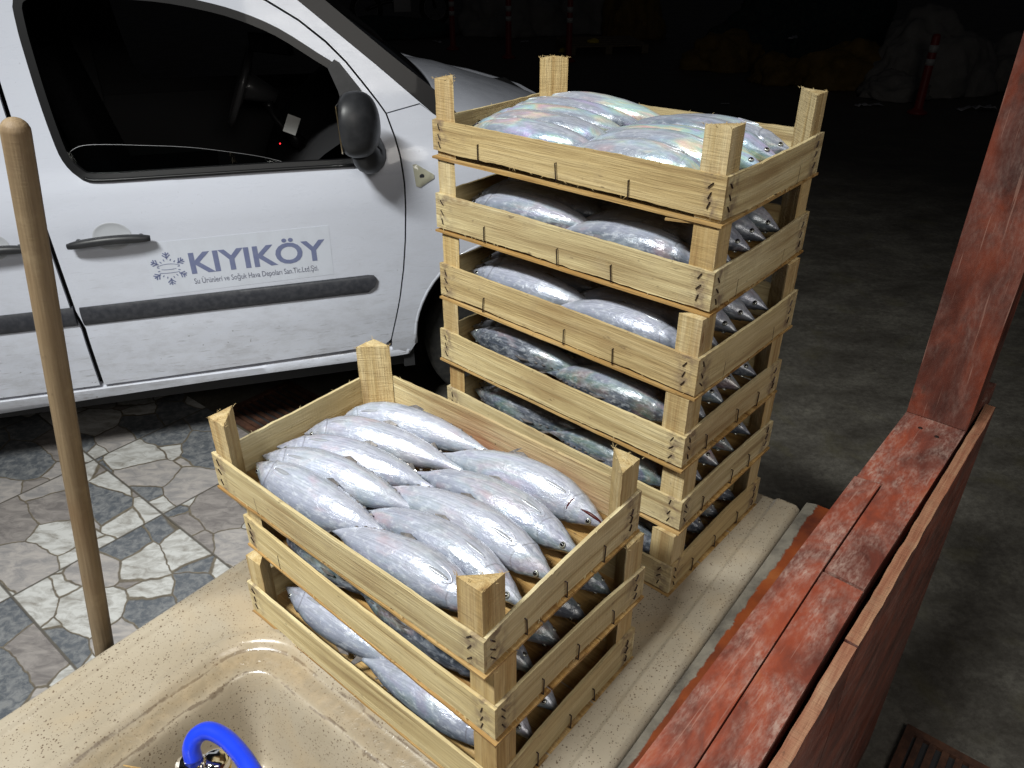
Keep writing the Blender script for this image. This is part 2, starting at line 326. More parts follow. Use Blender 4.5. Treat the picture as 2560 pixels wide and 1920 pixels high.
c = T.mix(T.math('MULTIPLY', T.ramp(n2, [(.42, 0), (.6, 1)]), .6), c, (.045, .04, .034))
c = T.mix(T.math('MULTIPLY', T.ramp(n3, [(.55, 0), (.7, 1)]), .35), c, (.10, .09, .045))
c = T.mix(T.ramp(T.noise(pos, 22, 2, .5), [(.74, 0), (.78, .8)]), c, (.03, .028, .025))
T.set(col=c, rough=T.ramp(n1, [(.35, .35), (.6, .7)]), norm=T.bump(n2, .4, .004), spec=.45); M['concrete'] = T.m

# ------------------------------------------------------------------ object helpers
def tag(o, label=None, cat=None, group=None, kind=None):
    if label: o['label'] = label
    if cat: o['category'] = cat
    if group: o['group'] = group
    if kind: o['kind'] = kind
    return o
def thing(name, loc=(0, 0, 0), rot=(0, 0, 0), label=None, cat=None, group=None):
    o = bpy.data.objects.new(name, None); o.empty_display_size = .05; COL.objects.link(o)
    o.location = loc; o.rotation_euler = rot
    return tag(o, label, cat, group)
def fin(name, bm, mat, parent=None, smooth=False, mats=None):
    bmesh.ops.recalc_face_normals(bm, faces=bm.faces)
    me = bpy.data.meshes.new(name); bm.to_mesh(me); bm.free()
    for m in (mats or [mat]): me.materials.append(m)
    if smooth:
        for p in me.polygons: p.use_smooth = True
    o = bpy.data.objects.new(name, me); COL.objects.link(o)
    if parent: o.parent = parent
    return o
def fattr(o, name, vals):
    a = o.data.attributes.new(name, 'FLOAT', 'POINT'); a.data.foreach_set('value', vals)
def vattr(o, name, vecs):
    a = o.data.attributes.new(name, 'FLOAT_VECTOR', 'POINT'); a.data.foreach_set('vector', [c for v in vecs for c in v])
def grain(o, axis):
    r = [random.uniform(-20, 20) for _ in range(3)]
    out = []
    for v in o.data.vertices:
        c = v.co
        g = {'x': (c.x, c.y, c.z), 'y': (c.y, c.x, c.z), 'z': (c.z, c.x, c.y)}[axis]
        out.append((g[0] + r[0], g[1] + r[1], g[2] + r[2]))
    vattr(o, 'gc', out)
def box(bm, x0, x1, y0, y1, z0, z1, nx=1, ny=1, nz=1):
    def q(i, j, k): return bm.verts.new((x0 + (x1 - x0) * i / nx, y0 + (y1 - y0) * j / ny, z0 + (z1 - z0) * k / nz))
    V = {}
    for i in range(nx + 1):
        for j in range(ny + 1):
            for k in range(nz + 1):
                if i in (0, nx) or j in (0, ny) or k in (0, nz): V[i, j, k] = q(i, j, k)
    def f(*k):
        try: bm.faces.new([V[a] for a in k])
        except ValueError: pass
    for i in range(nx):
        for j in range(ny):
            for k in (0, nz): f((i, j, k), (i + 1, j, k), (i + 1, j + 1, k), (i, j + 1, k))
    for i in range(nx):
        for k in range(nz):
            for j in (0, ny): f((i, j, k), (i + 1, j, k), (i + 1, j, k + 1), (i, j, k + 1))
    for j in range(ny):
        for k in range(nz):
            for i in (0, nx): f((i, j, k), (i, j + 1, k), (i, j + 1, k + 1), (i, j, k + 1))
    return V
def tube(bm, pts, rad, seg=12, cap=True):
    pts = [Vector(p) for p in pts]; rads = rad if isinstance(rad, (list, tuple)) else [rad] * len(pts)
    rings = []; up = None
    for i, p in enumerate(pts):
        t = (pts[min(i + 1, len(pts) - 1)] - pts[max(i - 1, 0)]).normalized()
        if up is None: up = Vector((0, 0, 1)) if abs(t.z) < .9 else Vector((1, 0, 0))
        a = t.cross(up).normalized(); up = a.cross(t).normalized()
        rings.append([bm.verts.new(p + rads[i] * (a * cos(2 * pi * k / seg) + up * sin(2 * pi * k / seg))) for k in range(seg)])
    for r0, r1 in zip(rings, rings[1:]):
        for k in range(seg): bm.faces.new((r0[k], r0[(k + 1) % seg], r1[(k + 1) % seg], r1[k]))
    if cap:
        bm.faces.new(rings[0]); bm.faces.new(rings[-1][::-1])
    return rings
def catmull(P, n=8):
    P = [Vector(p) for p in P]; Q = [2 * P[0] - P[1]] + P + [2 * P[-1] - P[-2]]; out = []
    for i in range(1, len(Q) - 2):
        for k in range(n):
            t = k / n; a, b, c, d = Q[i - 1:i + 3]
            out.append(.5 * ((2 * b) + (c - a) * t + (2 * a - 5 * b + 4 * c - d) * t * t + (3 * b - a - 3 * c + d) * t ** 3))
    out.append(P[-1]); return out
def lathe(bm, prof, seg=32, mtx=None):
    rings = []
    for r, z in prof:
        rings.append([bm.verts.new(((mtx or Matrix()) @ Vector((r * cos(2 * pi * k / seg), r * sin(2 * pi * k / seg), z)))) for k in range(seg)])
    for r0, r1 in zip(rings, rings[1:]):
        for k in range(seg): bm.faces.new((r0[k], r0[(k + 1) % seg], r1[(k + 1) % seg], r1[k]))
    for r in (rings[0], rings[-1]):
        try: bm.faces.new(r)
        except ValueError: pass
def inpoly(x, y, P):
    r = False; j = len(P) - 1
    for i in range(len(P)):
        xi, yi = P[i]; xj, yj = P[j]
        if (yi > y) != (yj > y) and x < (xj - xi) * (y - yi) / (yj - yi) + xi: r = not r
        j = i
    return r
def resample(P, d, closed=True):
    out = []; n = len(P)
    for i in range(n if closed else n - 1):
        a = Vector(P[i]); b = Vector(P[(i + 1) % n]); k = max(1, int((b - a).length / d))
        for q in range(k): out.append(tuple(a.lerp(b, q / k)))
    if not closed: out.append(tuple(P[-1]))
    return out
def dist_poly(x, y, P):
    m = 9
    for i in range(len(P)):
        ax, ay = P[i]; bx, by = P[(i + 1) % len(P)]; dx, dy = bx - ax, by - ay; L2 = dx * dx + dy * dy or 1e-9
        t = max(0, min(1, ((x - ax) * dx + (y - ay) * dy) / L2)); m = min(m, math.hypot(x - ax - t * dx, y - ay - t * dy))
    return m
def smooth2(P, n=6):
    """closed catmull-rom through 2d points"""
    k = len(P); out = []
    for i in range(k):
        a, b, c, d = (Vector(P[(i + j) % k]) for j in (-1, 0, 1, 2))
        for q in range(n):
            t = q / n; out.append(tuple(.5 * ((2 * b) + (c - a) * t + (2 * a - 5 * b + 4 * c - d) * t * t + (3 * b - a - 3 * c + d) * t ** 3)))
    return out
def smooth_open(P, n=6):
    return [tuple(v) for v in [Vector((p.x, p.y)) for p in catmull([(x, y, 0) for x, y in P], n)]]
def sheet(outline, holes, fmap, thick, d=.04, inner=None):
    """solid panel: outline/holes in 2d, fmap(x,y,off)->3d; thick>0 goes inward"""
    O = resample(outline, d); Hs = [resample(h, d) for h in holes]
    vs = [Vector(p) for p in O]; es = [(i, (i + 1) % len(O)) for i in range(len(O))]
    for h in Hs:
        b = len(vs); vs += [Vector(p) for p in h]; es += [(b + i, b + (i + 1) % len(h)) for i in range(len(h))]
    xs = [p[0] for p in O]; ys = [p[1] for p in O]
    nx = int((max(xs) - min(xs)) / d) + 1; ny = int((max(ys) - min(ys)) / d) + 1
    for i in range(nx):
        for j in range(ny):
            x = min(xs) + (i + .5 * (j % 2)) * d; y = min(ys) + j * d
            if inpoly(x, y, O) and not any(inpoly(x, y, h) for h in Hs) and dist_poly(x, y, O) > d * .35 and all(dist_poly(x, y, h) > d * .35 for h in Hs):
                vs.append(Vector((x, y)))
    r = delaunay_2d_cdt(vs, es, [], 0, 1e-6)
    V2, F = r[0], r[2]
    bm = bmesh.new(); A = [bm.verts.new(fmap(v.x, v.y, 0)) for v in V2]; B = [bm.verts.new(fmap(v.x, v.y, thick)) for v in V2]
    cnt = {}
    for f in F:
        cx = sum(V2[i].x for i in f) / 3; cy = sum(V2[i].y for i in f) / 3
        if not inpoly(cx, cy, O) or any(inpoly(cx, cy, h) for h in Hs): continue
        bm.faces.new([A[i] for i in f]); bm.faces.new([B[i] for i in reversed(f)])
        for i in range(3):
            e = (f[i], f[(i + 1) % 3]); cnt[e] = 1
    for (i, j) in list(cnt):
        if (j, i) not in cnt:
            try: bm.faces.new((A[i], B[i], B[j], A[j]))
            except ValueError: pass
    for v in [v for v in bm.verts if not v.link_faces]: bm.verts.remove(v)
    return bm
def inset(P, d):
    """shrink closed polygon by d"""
    area2 = sum(P[i][0] * P[(i + 1) % len(P)][1] - P[(i + 1) % len(P)][0] * P[i][1] for i in range(len(P)))
    sg = 1 if area2 > 0 else -1; out = []
    for i in range(len(P)):
        a, b, c = Vector(P[i - 1]), Vector(P[i]), Vector(P[(i + 1) % len(P)])
        n1 = Vector((-(b - a).y, (b - a).x)).normalized() if (b - a).length > 1e-9 else Vector((0, 0))
        n2 = Vector((-(c - b).y, (c - b).x)).normalized() if (c - b).length > 1e-9 else n1
        nn = (n1 + n2); nn = nn.normalized() if nn.length > .1 else n1
        k = 1 / max(.5, nn.dot(n1)); out.append(tuple(b + nn * d * sg * k))
    return out
def shade_auto(o, ang=40):
    me = o.data
    for p in me.polygons: p.use_smooth = True
    bm = bmesh.new(); bm.from_mesh(me)
    for e in bm.edges:
        if len(e.link_faces) == 2 and e.calc_face_angle(0) > radians(ang): e.smooth = False
    bm.to_mesh(me); bm.free()

# ------------------------------------------------------------------ ground
def plane_obj(name, pts, mat, z):
    bm = bmesh.new(); bm.faces.new([bm.verts.new((x, y, z)) for x, y in pts]); return fin(name, bm, mat)
tag(plane_obj('concrete_ground', [(-200, -200), (200, -200), (200, 200), (-200, 200)], M['concrete'], 0), kind='structure')
ta = Vector((cos(TA), sin(TA))); tb = Vector((-sin(TA), cos(TA)))
o0 = Vector((-1.285, 2.782))    # a point on the edge of the tiled area
far = [o0 - ta * 9, o0 + ta * 4.5, o0 + ta * 4.5 - tb * 6, o0 - ta * 9 - tb * 6]
tag(plane_obj('tiled_floor', [tuple(p) for p in far], M['tiles'], .006), kind='structure')
def grate(cx, cy, ang, lx, ly, label, letters=None):
    t = thing('drain_grate', (cx, cy, .010), (0, 0, ang), label, 'drain grate')
    bm = bmesh.new(); w = .022
    box(bm, -lx / 2, lx / 2, -ly / 2, -ly / 2 + w, 0, .012); box(bm, -lx / 2, lx / 2, ly / 2 - w, ly / 2, 0, .012)
    box(bm, -lx / 2, -lx / 2 + w, -ly / 2 + w, ly / 2 - w, 0, .012); box(bm, lx / 2 - w, lx / 2, -ly / 2 + w, ly / 2 - w, 0, .012)
    fin('frame', bm, M['grate'], t)
    bm = bmesh.new(); n = int((lx - 2 * w) / .030)
    for i in range(n):
        x = -lx / 2 + w + (i + .5) * (lx - 2 * w) / n
        box(bm, x - .008, x + .008, -ly / 2 + w, ly / 2 - w, .001, .010)
    fin('bars', bm, M['grate'], t)
    bm = bmesh.new(); box(bm, -lx / 2 + .002, lx / 2 - .002, -ly / 2 + .002, ly / 2 - .002, -.003, .0004); fin('pit_shade', bm, M['cabin'], t)  # thin dark slab under the bars stands in for the shade below
    return t
grate(-.985, 2.765, TA + radians(90), .34, .30, 'rusty drain grate in the floor beside the van sill')
g2 = grate(1.13, 1.02, radians(-39.5), .50, .24, 'dark cast iron drain grate behind the red partition')

# ------------------------------------------------------------------ wooden fish crates
LC, WC, PC, ST = .50, .3006, .120, .0045
CR = {  # near corner x, y, yaw, level, slat top/bottom heights at corners L,N,R,B
 'T1': (.2574, .9293, .7030, 5, (.0563, .0591, .0592, .057), (.010, .0055, .001, .004)),
 'T2': (.2573, .9249, .7027, 4, (.0619, .0580, .0624, .060), (.0048, .0042, .002, .004)),
 'T3': (.2489, .9098, .7332, 3, (.0618, .0607, .0611, .060), (.004, .004, .000, .004)),
 'T4': (.2436, .9051, .7349, 2, (.0593, .0578, .0601, .058), (.003, .0065, .0044, .004)),
 'T5': (.2531, .9065, .7284, 1, (.0618, .0583, .0560, .058), (.004, .0064, .0031, .004)),
 'T6': (.2472, .8945, .7246, 0, (.0600, .0577, .0602, .060), (.005, .0050, .0065, .005)),
 'F1': (-.0291, .5497, .6989, 2, (.0577, .0525, .0640, .060), (.0035, .0060, .001, .004)),
 'F2': (-.0190, .5534, .7238, 1, (.0556, .0595, .0545, .058), (.003, .0065, .0046, .004)),
 'F3': (-.0172, .5441, .6938, 0, (.0631, .0600, .0616, .058), (.0051, .005, .003, .004)),
}
CLAB = {'T1': ('top of the tall stack, iridescent fish heaped inside', 'top crate of the tall stack'),
 'T2': ('second from the top of the tall stack', 'second crate of the tall stack'),
 'T3': ('third from the top of the tall stack', 'third crate of the tall stack'),
 'T4': ('fourth from the top of the tall stack', 'fourth crate of the tall stack'),
 'T5': ('second from the bottom of the tall stack', 'fifth crate of the tall stack'),
 'T6': ('bottom of the tall stack, resting on the beige counter', 'bottom crate of the tall stack'),
 'F1': ('top of the short front stack, open above silver fish', 'top crate of the short stack'),
 'F2': ('middle of the short front stack', 'middle crate of the short stack'),
 'F3': ('bottom of the short front stack, beside the sink bowl', 'bottom crate of the short stack')}
def wob(x, s, amp): return amp * noise.noise(Vector((x * 9 + s, s * 1.7, 0))) + amp * .5 * noise.noise(Vector((x * 60 + s, s, 3)))
def slat(parent, p0, p1, zt0, zt1, zb0, zb1, nrm, seed, ax, bow=.0028, ragged=.0019):
    """thin board from p0 to p1 (2d), outward normal nrm"""
    bm = bmesh.new(); n = 64; p0 = Vector(p0); p1 = Vector(p1); nrm = Vector(nrm); L = (p1 - p0).length; rows = []
    for i in range(n + 1):
        f = i / n; p = p0.lerp(p1, f); b = bow * sin(pi * f) * (1 if seed % 2 else -1) + .0006 * noise.noise(Vector((f * 5, seed, 2)))
        zt = zt0 + (zt1 - zt0) * f + wob(f * L, seed, ragged); zb = zb0 + (zb1 - zb0) * f + wob(f * L, seed + 31, ragged * 1.5)
        o = p + nrm * b; q = o - nrm * ST; row = []
        for pt, z in ((o, zb), (o, zb + (zt - zb) * .33), (o, zb + (zt - zb) * .66), (o, zt), (q, zt), (q, zb)):
            row.append(bm.verts.new((pt.x, pt.y, z)))
        rows.append(row)
    for a, b in zip(rows, rows[1:]):
        for k in range(6): bm.faces.new((a[k], a[(k + 1) % 6], b[(k + 1) % 6], b[k]))
    bm.faces.new(rows[0]); bm.faces.new(rows[-1][::-1])
    for _ in range(16):
        k = random.randint(2, n - 2); lo = random.random() < .7; v = rows[k][0 if lo else 3].co.copy(); dx = (p1 - p0).normalized() * random.uniform(-.004, .004); h = random.uniform(.0015, .0045) * (-1 if lo else 1)
        w = nrm * random.uniform(0, .002); e = v + Vector((dx.x + w.x, dx.y + w.y, h)); tube(bm, [v - Vector((dx.x, dx.y, h)) * .3, (v + e) / 2 + Vector((w.x, w.y, 0)) * .4, e], [.00045, .0003, .00012], 4)
    o = fin('slat', bm, M['wood'], parent); grain(o, ax)
    fattr(o, 'nail', [math.exp(-((min((Vector((v.co.x, v.co.y)) - p0).length, (Vector((v.co.x, v.co.y)) - p1).length) - .017) / .014) ** 2) for v in o.data.vertices])
    return o
def staple(parent, slat_o, p, nrm, tang, z, length, tilt, rad=.00085):
    p = Vector((p[0], p[1], z)); nrm = Vector((*nrm, 0)); t = Vector((*tang, 0)); d = (Vector((0, 0, 1)) * cos(tilt) + t * sin(tilt)) * length / 2
    bm = bmesh.new(); c = p + nrm * .0009
    tube(bm, [c - d - nrm * .003, c - d, c, c + d, c + d - nrm * .003], rad, 5)
    o = fin('staple', bm, M['staple'], slat_o); return o
def splinters(bm, x, y, z, n, rr, nrm=None):
    for _ in range(n):
        a = random.uniform(0, 2 * pi); r = rr * random.uniform(.5, 1); p = Vector((x + cos(a) * r, y + sin(a) * r, z - .0005)); h = random.uniform(.002, .006)
        q = p + Vector((cos(a) * h * .7, sin(a) * h * .7, h * random.uniform(.2, .8)))
        tube(bm, [p, p.lerp(q, .5) + Vector((0, 0, h * .15)), q], [.0004, .0003, .00015], 4)
def crate(key):
    x, y, a, lv, zt, zb = CR[key]; ex = Vector((cos(a), -sin(a))); org = Vector((x, y)) - ex * LC
    lab = 'pale wooden fish crate, ' + CLAB[key][0]
    t = thing('wooden_crate', (org.x, org.y, ZT + lv * PC + .0005), (0, 0, -a), lab, 'crate', 'wooden crates of fish stacked on the counter')
    s0 = random.randint(1, 900)
    # corner order: L(0,0) N(L,0) R(L,W) B(0,W)
    ztL, ztN, ztR, ztB = zt; zbL, zbN, zbR, zbB = zb
    S = []
    S.append((slat(t, (.0, 0), (LC, 0), ztL, ztN, zbL, zbN, (0, -1), s0, 'x'), (0, 0), (LC, 0), (0, -1), (1, 0), zbL, zbN, ztL, ztN))
    S.append((slat(t, (LC - .0004, ST + .0006), (LC - .0004, WC - ST - .0006), ztN, ztR, zbN, zbR, (1, 0), s0 + 3, 'y'), (LC, 0), (LC, WC), (1, 0), (0, 1), zbN, zbR, ztN, ztR))
    S.append((slat(t, (0, WC), (LC, WC), ztB, ztR, zbB, zbR, (0, 1), s0 + 6, 'x'), (0, WC), (LC, WC), (0, 1), (1, 0), zbB, zbR, ztB, ztR))
    S.append((slat(t, (.0004, ST + .0006), (.0004, WC - ST - .0006), ztL, ztB, zbL, zbB, (-1, 0), s0 + 9, 'y'), (0, 0), (0, WC), (-1, 0), (0, 1), zbL, zbB, ztL, ztB))
    if key == 'F1':
        so = S[2][0]; fattr(so, 'red', [min(1, 1.6 * max(0, 1 - abs(v.co.x - .31) / .20)) * (1 if v.co.z < .050 else .15) for v in so.data.vertices])
    # staples
    for k, (so, A, B, n, tg, z0, z1, t0, t1) in enumerate(S):
        A = Vector(A); B = Vector(B); L = (B - A).length
        for end in (0, 1):
            f = (.014 if end == 0 else L - .020) / L; p = A.lerp(B, f)
            for j in range(3):
                zz = z0 + (t0 - z0) * (.22 + .28 * j) + random.uniform(-.002, .002)
                staple(t, so, p, n, tg, zz, .0085, random.uniform(.25, .8) * (1 if end else -1), .0009)
        for f in ((.20, .5, .74) if k in (0, 2) else (.25, .5, .72)):
            f += random.uniform(-.05, .05); p = A.lerp(B, f); zb_ = z0 + (z1 - z0) * f
            staple(t, so, p, n, tg, zb_ + .011, .025, random.uniform(-.12, .12), .00095)
    # corner posts, triangular, right angle at the outer corner
    lg = .037
    for i, (cx, cy, sx, sy) in enumerate(((0, 0, 1, 1), (LC, 0, -1, 1), (LC, WC, -1, -1), (0, WC, 1, -1))):
        bm = bmesh.new(); top = .1155 + random.uniform(-.0006, .001)
        o = ST + .0004; l = lg * random.uniform(.94, 1.06); P = [(cx + sx * o, cy + sy * o), (cx + sx * (o + l), cy + sy * o), (cx + sx * o, cy + sy * (o + l))]
        # clip the two sharp tips a little
        q = []
        c0 = Vector(P[0]); c1 = Vector(P[1]); c2 = Vector(P[2])
        q = [c0, c0.lerp(c1, .5), c1, c1.lerp(c2, .06), c1.lerp(c2, .5), c1.lerp(c2, .94), c2, c0.lerp(c2, .5)]
        rows = []; nz = 10
        for j in range(nz + 1):
            zz = .0008 + (top - .0008) * j / nz
            row = []
            for m, v in enumerate(q):
                dz = .0012 * noise.noise(Vector((v.x * 60, v.y * 60, s0 + i))) if j == nz else 0
                w = .0007 * noise.noise(Vector((j * .9, m, s0 + i * 3)))
                row.append(bm.verts.new((v.x + w, v.y + w * sx * sy, zz + dz)))
            rows.append(row)
        for A_, B_ in zip(rows, rows[1:]):
            for m in range(len(q)): bm.faces.new((A_[m], A_[(m + 1) % len(q)], B_[(m + 1) % len(q)], B_[m]))
        cen = (c0 + c1 + c2) / 3; cv_ = bm.verts.new((cen.x, cen.y, top + .0008))
        for m in range(len(q)): bm.faces.new((rows[-1][m], rows[-1][(m + 1) % len(q)], cv_))
        bm.faces.new(rows[0])
        if key in ('T1', 'F1', 'F2', 'T2'): 
            for m in range(len(q)): splinters(bm, q[m].x, q[m].y, top, 3, .003)
        po = fin('corner_post', bm, M['post'], t); grain(po, 'z')
    # floor boards and end battens underneath
    for (y0, y1) in ((.0, .098), (.101, .199), (.202, WC)):
        bm = bmesh.new(); box(bm, -.002, LC + .002, y0 - (.002 if y0 == 0 else 0), y1 + (.002 if y1 == WC else 0), -.0032, .0002, 20, 2, 1)
        for v in bm.verts: v.co.z += .0006 * noise.noise(Vector((v.co.x * 8, v.co.y * 20, s0))); v.co.y += .0012 * noise.noise(Vector((v.co.x * 25, v.co.y * 3, s0 + 5)))
        fo = fin('floor_board', bm, M['floorwood'], t); grain(fo, 'x')
    return t
crates = {k: crate(k) for k in CR}
# loose broken slat seen inside the third crate, and one under the top crate's front corner
def scrap(key, x, y, z, rz, lx, ly, label, mat='floorwood'):
    c = crates[key]; bm = bmesh.new(); box(bm, -lx / 2, lx / 2, -ly / 2, ly / 2, -.0015, .0015, 6, 2, 1)
    for v in bm.verts: v.co.x += .004 * noise.noise(v.co * 150)
    o = fin('floor_splint', bm, M[mat], c); grain(o, 'x'); o.location = (x, y, z); o.rotation_euler = (.05, -.08, rz); o['label'] = label
scrap('T2', .205, .052, -.008, radians(75), .060, .030, 'dark orange broken batten under the floor')
scrap('T1', .455, .018, -.0045, .1, .070, .035, 'reddish split batten under the corner')

# ------------------------------------------------------------------ fish
def prof(t):
    P = [(0, .035), (.03, .13), (.07, .27), (.13, .48), (.20, .69), (.30, .90), (.40, 1.0), (.50, 1.0), (.60, .95), (.70, .84), (.80, .66), (.88, .43), (.94, .22), (1, .11)]
    for (a, b), (c, d) in zip(P, P[1:]):
        if t <= c:
            u = (t - a) / (c - a); return b + (d - b) * (u * u * (3 - 2 * u) * .35 + u * .65)
    return .1
def fish(key, h, m, tl, z, roll, depth, width, mat, label, rows_name, gape=0):
    """h, m, tl: head, middle, tail in crate coordinates (x along, y back)"""
    c = crates[key]; Mx = Matrix.Translation(c.location) @ Matrix.Rotation(c.rotation_euler.z, 4, 'Z')
    zh, zm, ztl = z
    A = Vector((*h, zh)); B = Vector((*m, zm)); C = Vector((*tl, ztl)); Q = 2 * B - (A + C) / 2    # bezier control
    root_l = Vector((B.x, B.y, .001)); root = thing('fish', Mx @ root_l, (0, 0, c.rotation_euler.z), label, 'fish', 'fish packed head to tail in the crates')
    def cp(t): return (1 - t) ** 2 * A + 2 * t * (1 - t) * Q + t * t * C - root_l
    def frame(t):
        T_ = (2 * (1 - t) * (Q - A) + 2 * t * (C - Q)).normalized(); up = Vector((0, 0, 1)); S = T_.cross(up).normalized(); U = S.cross(T_).normalized()
        if S.dot(Vector((0, 1, 0))) < 0 and False: S = -S
        return T_, S * cos(roll) + U * sin(roll), -S * sin(roll) + U * cos(roll)
    NL, NR = 64, 28; bm = bmesh.new(); ft = []; fa = []; gc = []; seed = random.uniform(0, 50); rings = []
    ts = [ (i / NL) ** 1.12 for i in range(NL + 1)]
    k1 = random.uniform(-.05, .05)
    for i, t in enumerate(ts):
        T_, D, Wd = frame(t); pr = prof(t); ring = []
        for j in range(NR):
            th = 2 * pi * j / NR; ct, sn = cos(th), sin(th)
            ct2 = math.copysign(abs(ct) ** .92, ct); sn2 = math.copysign(abs(sn) ** .92, sn)
            edge = .235 - .045 * ct * ct
            g = 1.0
            if t < edge: g = 1.0 + .055 * min(1, max(0, (t - .03) / .15)) * (1 if abs(ct) < .93 else .5)
            elif t < edge + .02: g = 1.0 - .025 * (1 - (t - edge) / .02)
            # belly keel fuller than back, slight lumps
            lump = 1 + .035 * noise.noise(Vector((t * 5, th * .8, seed)))
            dd = depth * pr * (1.0 + (.05 if ct < 0 else -.02)) * g * lump
            ww = width * (pr ** .9) * g * lump
            if t > .86: ww *= 1 - .55 * (t - .86) / .14
            p = cp(t) + D * dd * ct2 + Wd * ww * sn2
            ring.append(bm.verts.new(p)); ft.append(t); fa.append(ct)
            gc.append((t * .28 + seed, dd * ct2 + seed, ww * sn2))
        rings.append(ring)
    for r0, r1 in zip(rings, rings[1:]):
        for k in range(NR): bm.faces.new((r0[k], r0[(k + 1) % NR], r1[(k + 1) % NR], r1[k]))
    bm.faces.new(rings[0]); bm.faces.new(rings[-1][::-1])
    b = fin('body', bm, M[mat], root, True); fattr(b, 'ft', ft); fattr(b, 'fa', fa); vattr(b, 'gc', gc)
    # tail fin, forked, in the depth plane
    T_, D, Wd = frame(1); e = cp(1); bm = bmesh.new(); tlb = depth * .95; ln = .030
    for s in (-1, 1):
        pts = [(-.006, 0), (-.004, .1), (.35, .45), (.75, .85), (1.0, 1.0), (.62, .52), (.42, .12), (.40, 0)]
        for w_ in (1,):
            top = [bm.verts.new(e + T_ * px * ln + D * s * py * tlb + Wd * .0009 * (1 - py * .8)) for px, py in pts]
            bot = [bm.verts.new(e + T_ * px * ln + D * s * py * tlb - Wd * .0009 * (1 - py * .8)) for px, py in pts]
            for q in range(3): bm.faces.new((top[q], top[q + 1], top[6 - q], top[7 - q])); bm.faces.new((bot[q], bot[7 - q], bot[6 - q], bot[q + 1]))
            for q in range(8): bm.faces.new((top[q], bot[q], bot[(q + 1) % 8], top[(q + 1) % 8]))
    fin('tail_fin', bm, M['fin'], root)
    # dorsal and anal fin rows (second dorsal, anal, finlets)
    for s, nm in ((1, 'dorsal_fin'), (-1, 'anal_fin')):
        bm = bmesh.new()
        for t0, ln_, ht in ([(.52, .028, .006)] + [(.66 + .05 * q, .006, .0022) for q in range(5)]):
            T0, D0, W0 = frame(t0); p = cp(t0) + D0 * s * depth * prof(t0) * .97
            v = [p, p + T0 * ln_, p + T0 * ln_ * 1.05 + D0 * s * ht * .35, p + T0 * ln_ * .55 + D0 * s * ht]
            tp = [bm.verts.new(q + W0 * .0007) for q in v]; bt = [bm.verts.new(q - W0 * .0007) for q in v]
            bm.faces.new(tp); bm.faces.new(bt[::-1])
            for q in range(4): bm.faces.new((tp[q], bt[q], bt[(q + 1) % 4], tp[(q + 1) % 4]))
        fin(nm, bm, M['fin'], root)
    # pectoral fin on the flank that faces up, lying in a fold of skin
    for side in ((1,) if cos(roll) > 0 else (-1,)):
        t0 = .265; ct0 = -.50 if sin(roll) < .1 else -.10; T0, D0, W0 = frame(t0)
        def surf(t, ct, lift):
            T1, D1, W1 = frame(t); pr = prof(t); sn = sqrt(max(0, 1 - ct * ct))
            return cp(t) + D1 * depth * pr * (1.05 if ct < 0 else .98) * ct + W1 * side * (width * pr ** .9 * sn + lift)
        bm = bmesh.new(); NN = 10; rowsv = []
        for q in range(NN + 1):
            f = q / NN; t_ = t0 + .125 * f; hw = .20 * (1 - f) ** .8 * (.35 + 2.2 * f) / 1.2 if f < .999 else 0
            row = [surf(t_, ct0 - hw * .6 + hw * 1.2 * u, .0004 + .0022 * (1 - f * .6) * (1 - (2 * u - 1) ** 2)) for u in (0, .25, .5, .75, 1)]
            rowsv.append([bm.verts.new(p) for p in row])
        for r0, r1 in zip(rowsv, rowsv[1:]):
            for q in range(4): bm.faces.new((r0[q], r0[q + 1], r1[q + 1], r1[q]))
        fin('pectoral_fin', bm, M['fin' if mat == 'fish_dark' else 'fin_pale'], root, True)
        # raised fold round the fin
        bm = bmesh.new(); pts = []
        for q in range(19):
            f = q / 18; ang = pi * 2 * (.14 + .72 * f) ; pts.append(surf(t0 + .055 - .075 * cos(ang + pi), ct0 + .24 * sin(ang), -.0004))
        tube(bm, pts, [.0004 + .0008 * sin(pi * q / 18) for q in range(19)], 6)
        fo = fin('fin_fold', bm, M[mat], root, True); fattr(fo, 'ft', [.4] * len(fo.data.vertices)); fattr(fo, 'fa', [-.6] * len(fo.data.vertices)); vattr(fo, 'gc', [(v.co.x + seed, v.co.y, v.co.z) for v in fo.data.vertices])
    if gape:
        bm = bmesh.new(); pts = [surf(.225 - .045 * c_ * c_, c_, .0002) for c_ in [-.85 + 1.25 * q / 16 for q in range(17)]]
        tube(bm, pts, [.0002 + .0012 * sin(pi * q / 16) for q in range(17)], 8); fin('gill_slit', bm, M['gill'], root, True)
        bm = bmesh.new(); pts = [surf(.02 + .15 * q / 10, -.55 + .35 * q / 10, .0001) for q in range(11)]
        tube(bm, pts, [.0003 + .0020 * sin(pi * q / 10) for q in range(11)], 8); fin('mouth', bm, M['gill'], root, True)
    # eyes: both sides of the head
    for side in (1, -1):
        te = .100; cte = .38 if sin(roll) < .1 else .12; T1, D1, W1 = frame(te); pr = prof(te)
        nrm = (W1 * side + D1 * .12).normalized(); p = cp(te) + D1 * depth * pr * cte + W1 * side * (width * pr ** .9 * 1.01)
        rot = nrm.to_track_quat('Z', 'Y').to_matrix().to_4x4(); mt = Matrix.Translation(p - nrm * .0012) @ rot
        bm = bmesh.new(); lathe(bm, [(.0042, 0), (.0040, .0010), (.0034, .0018), (.0027, .0020)], 18, mt)
        e1 = fin('eye', bm, M['eye_ring'], root, True)
        bm = bmesh.new(); lathe(bm, [(.0028, .0014), (.0027, .0022), (.0016, .0028), (.0003, .0030)], 16, mt)
        fin('pupil', bm, M['pupil'], e1, True)
    return root

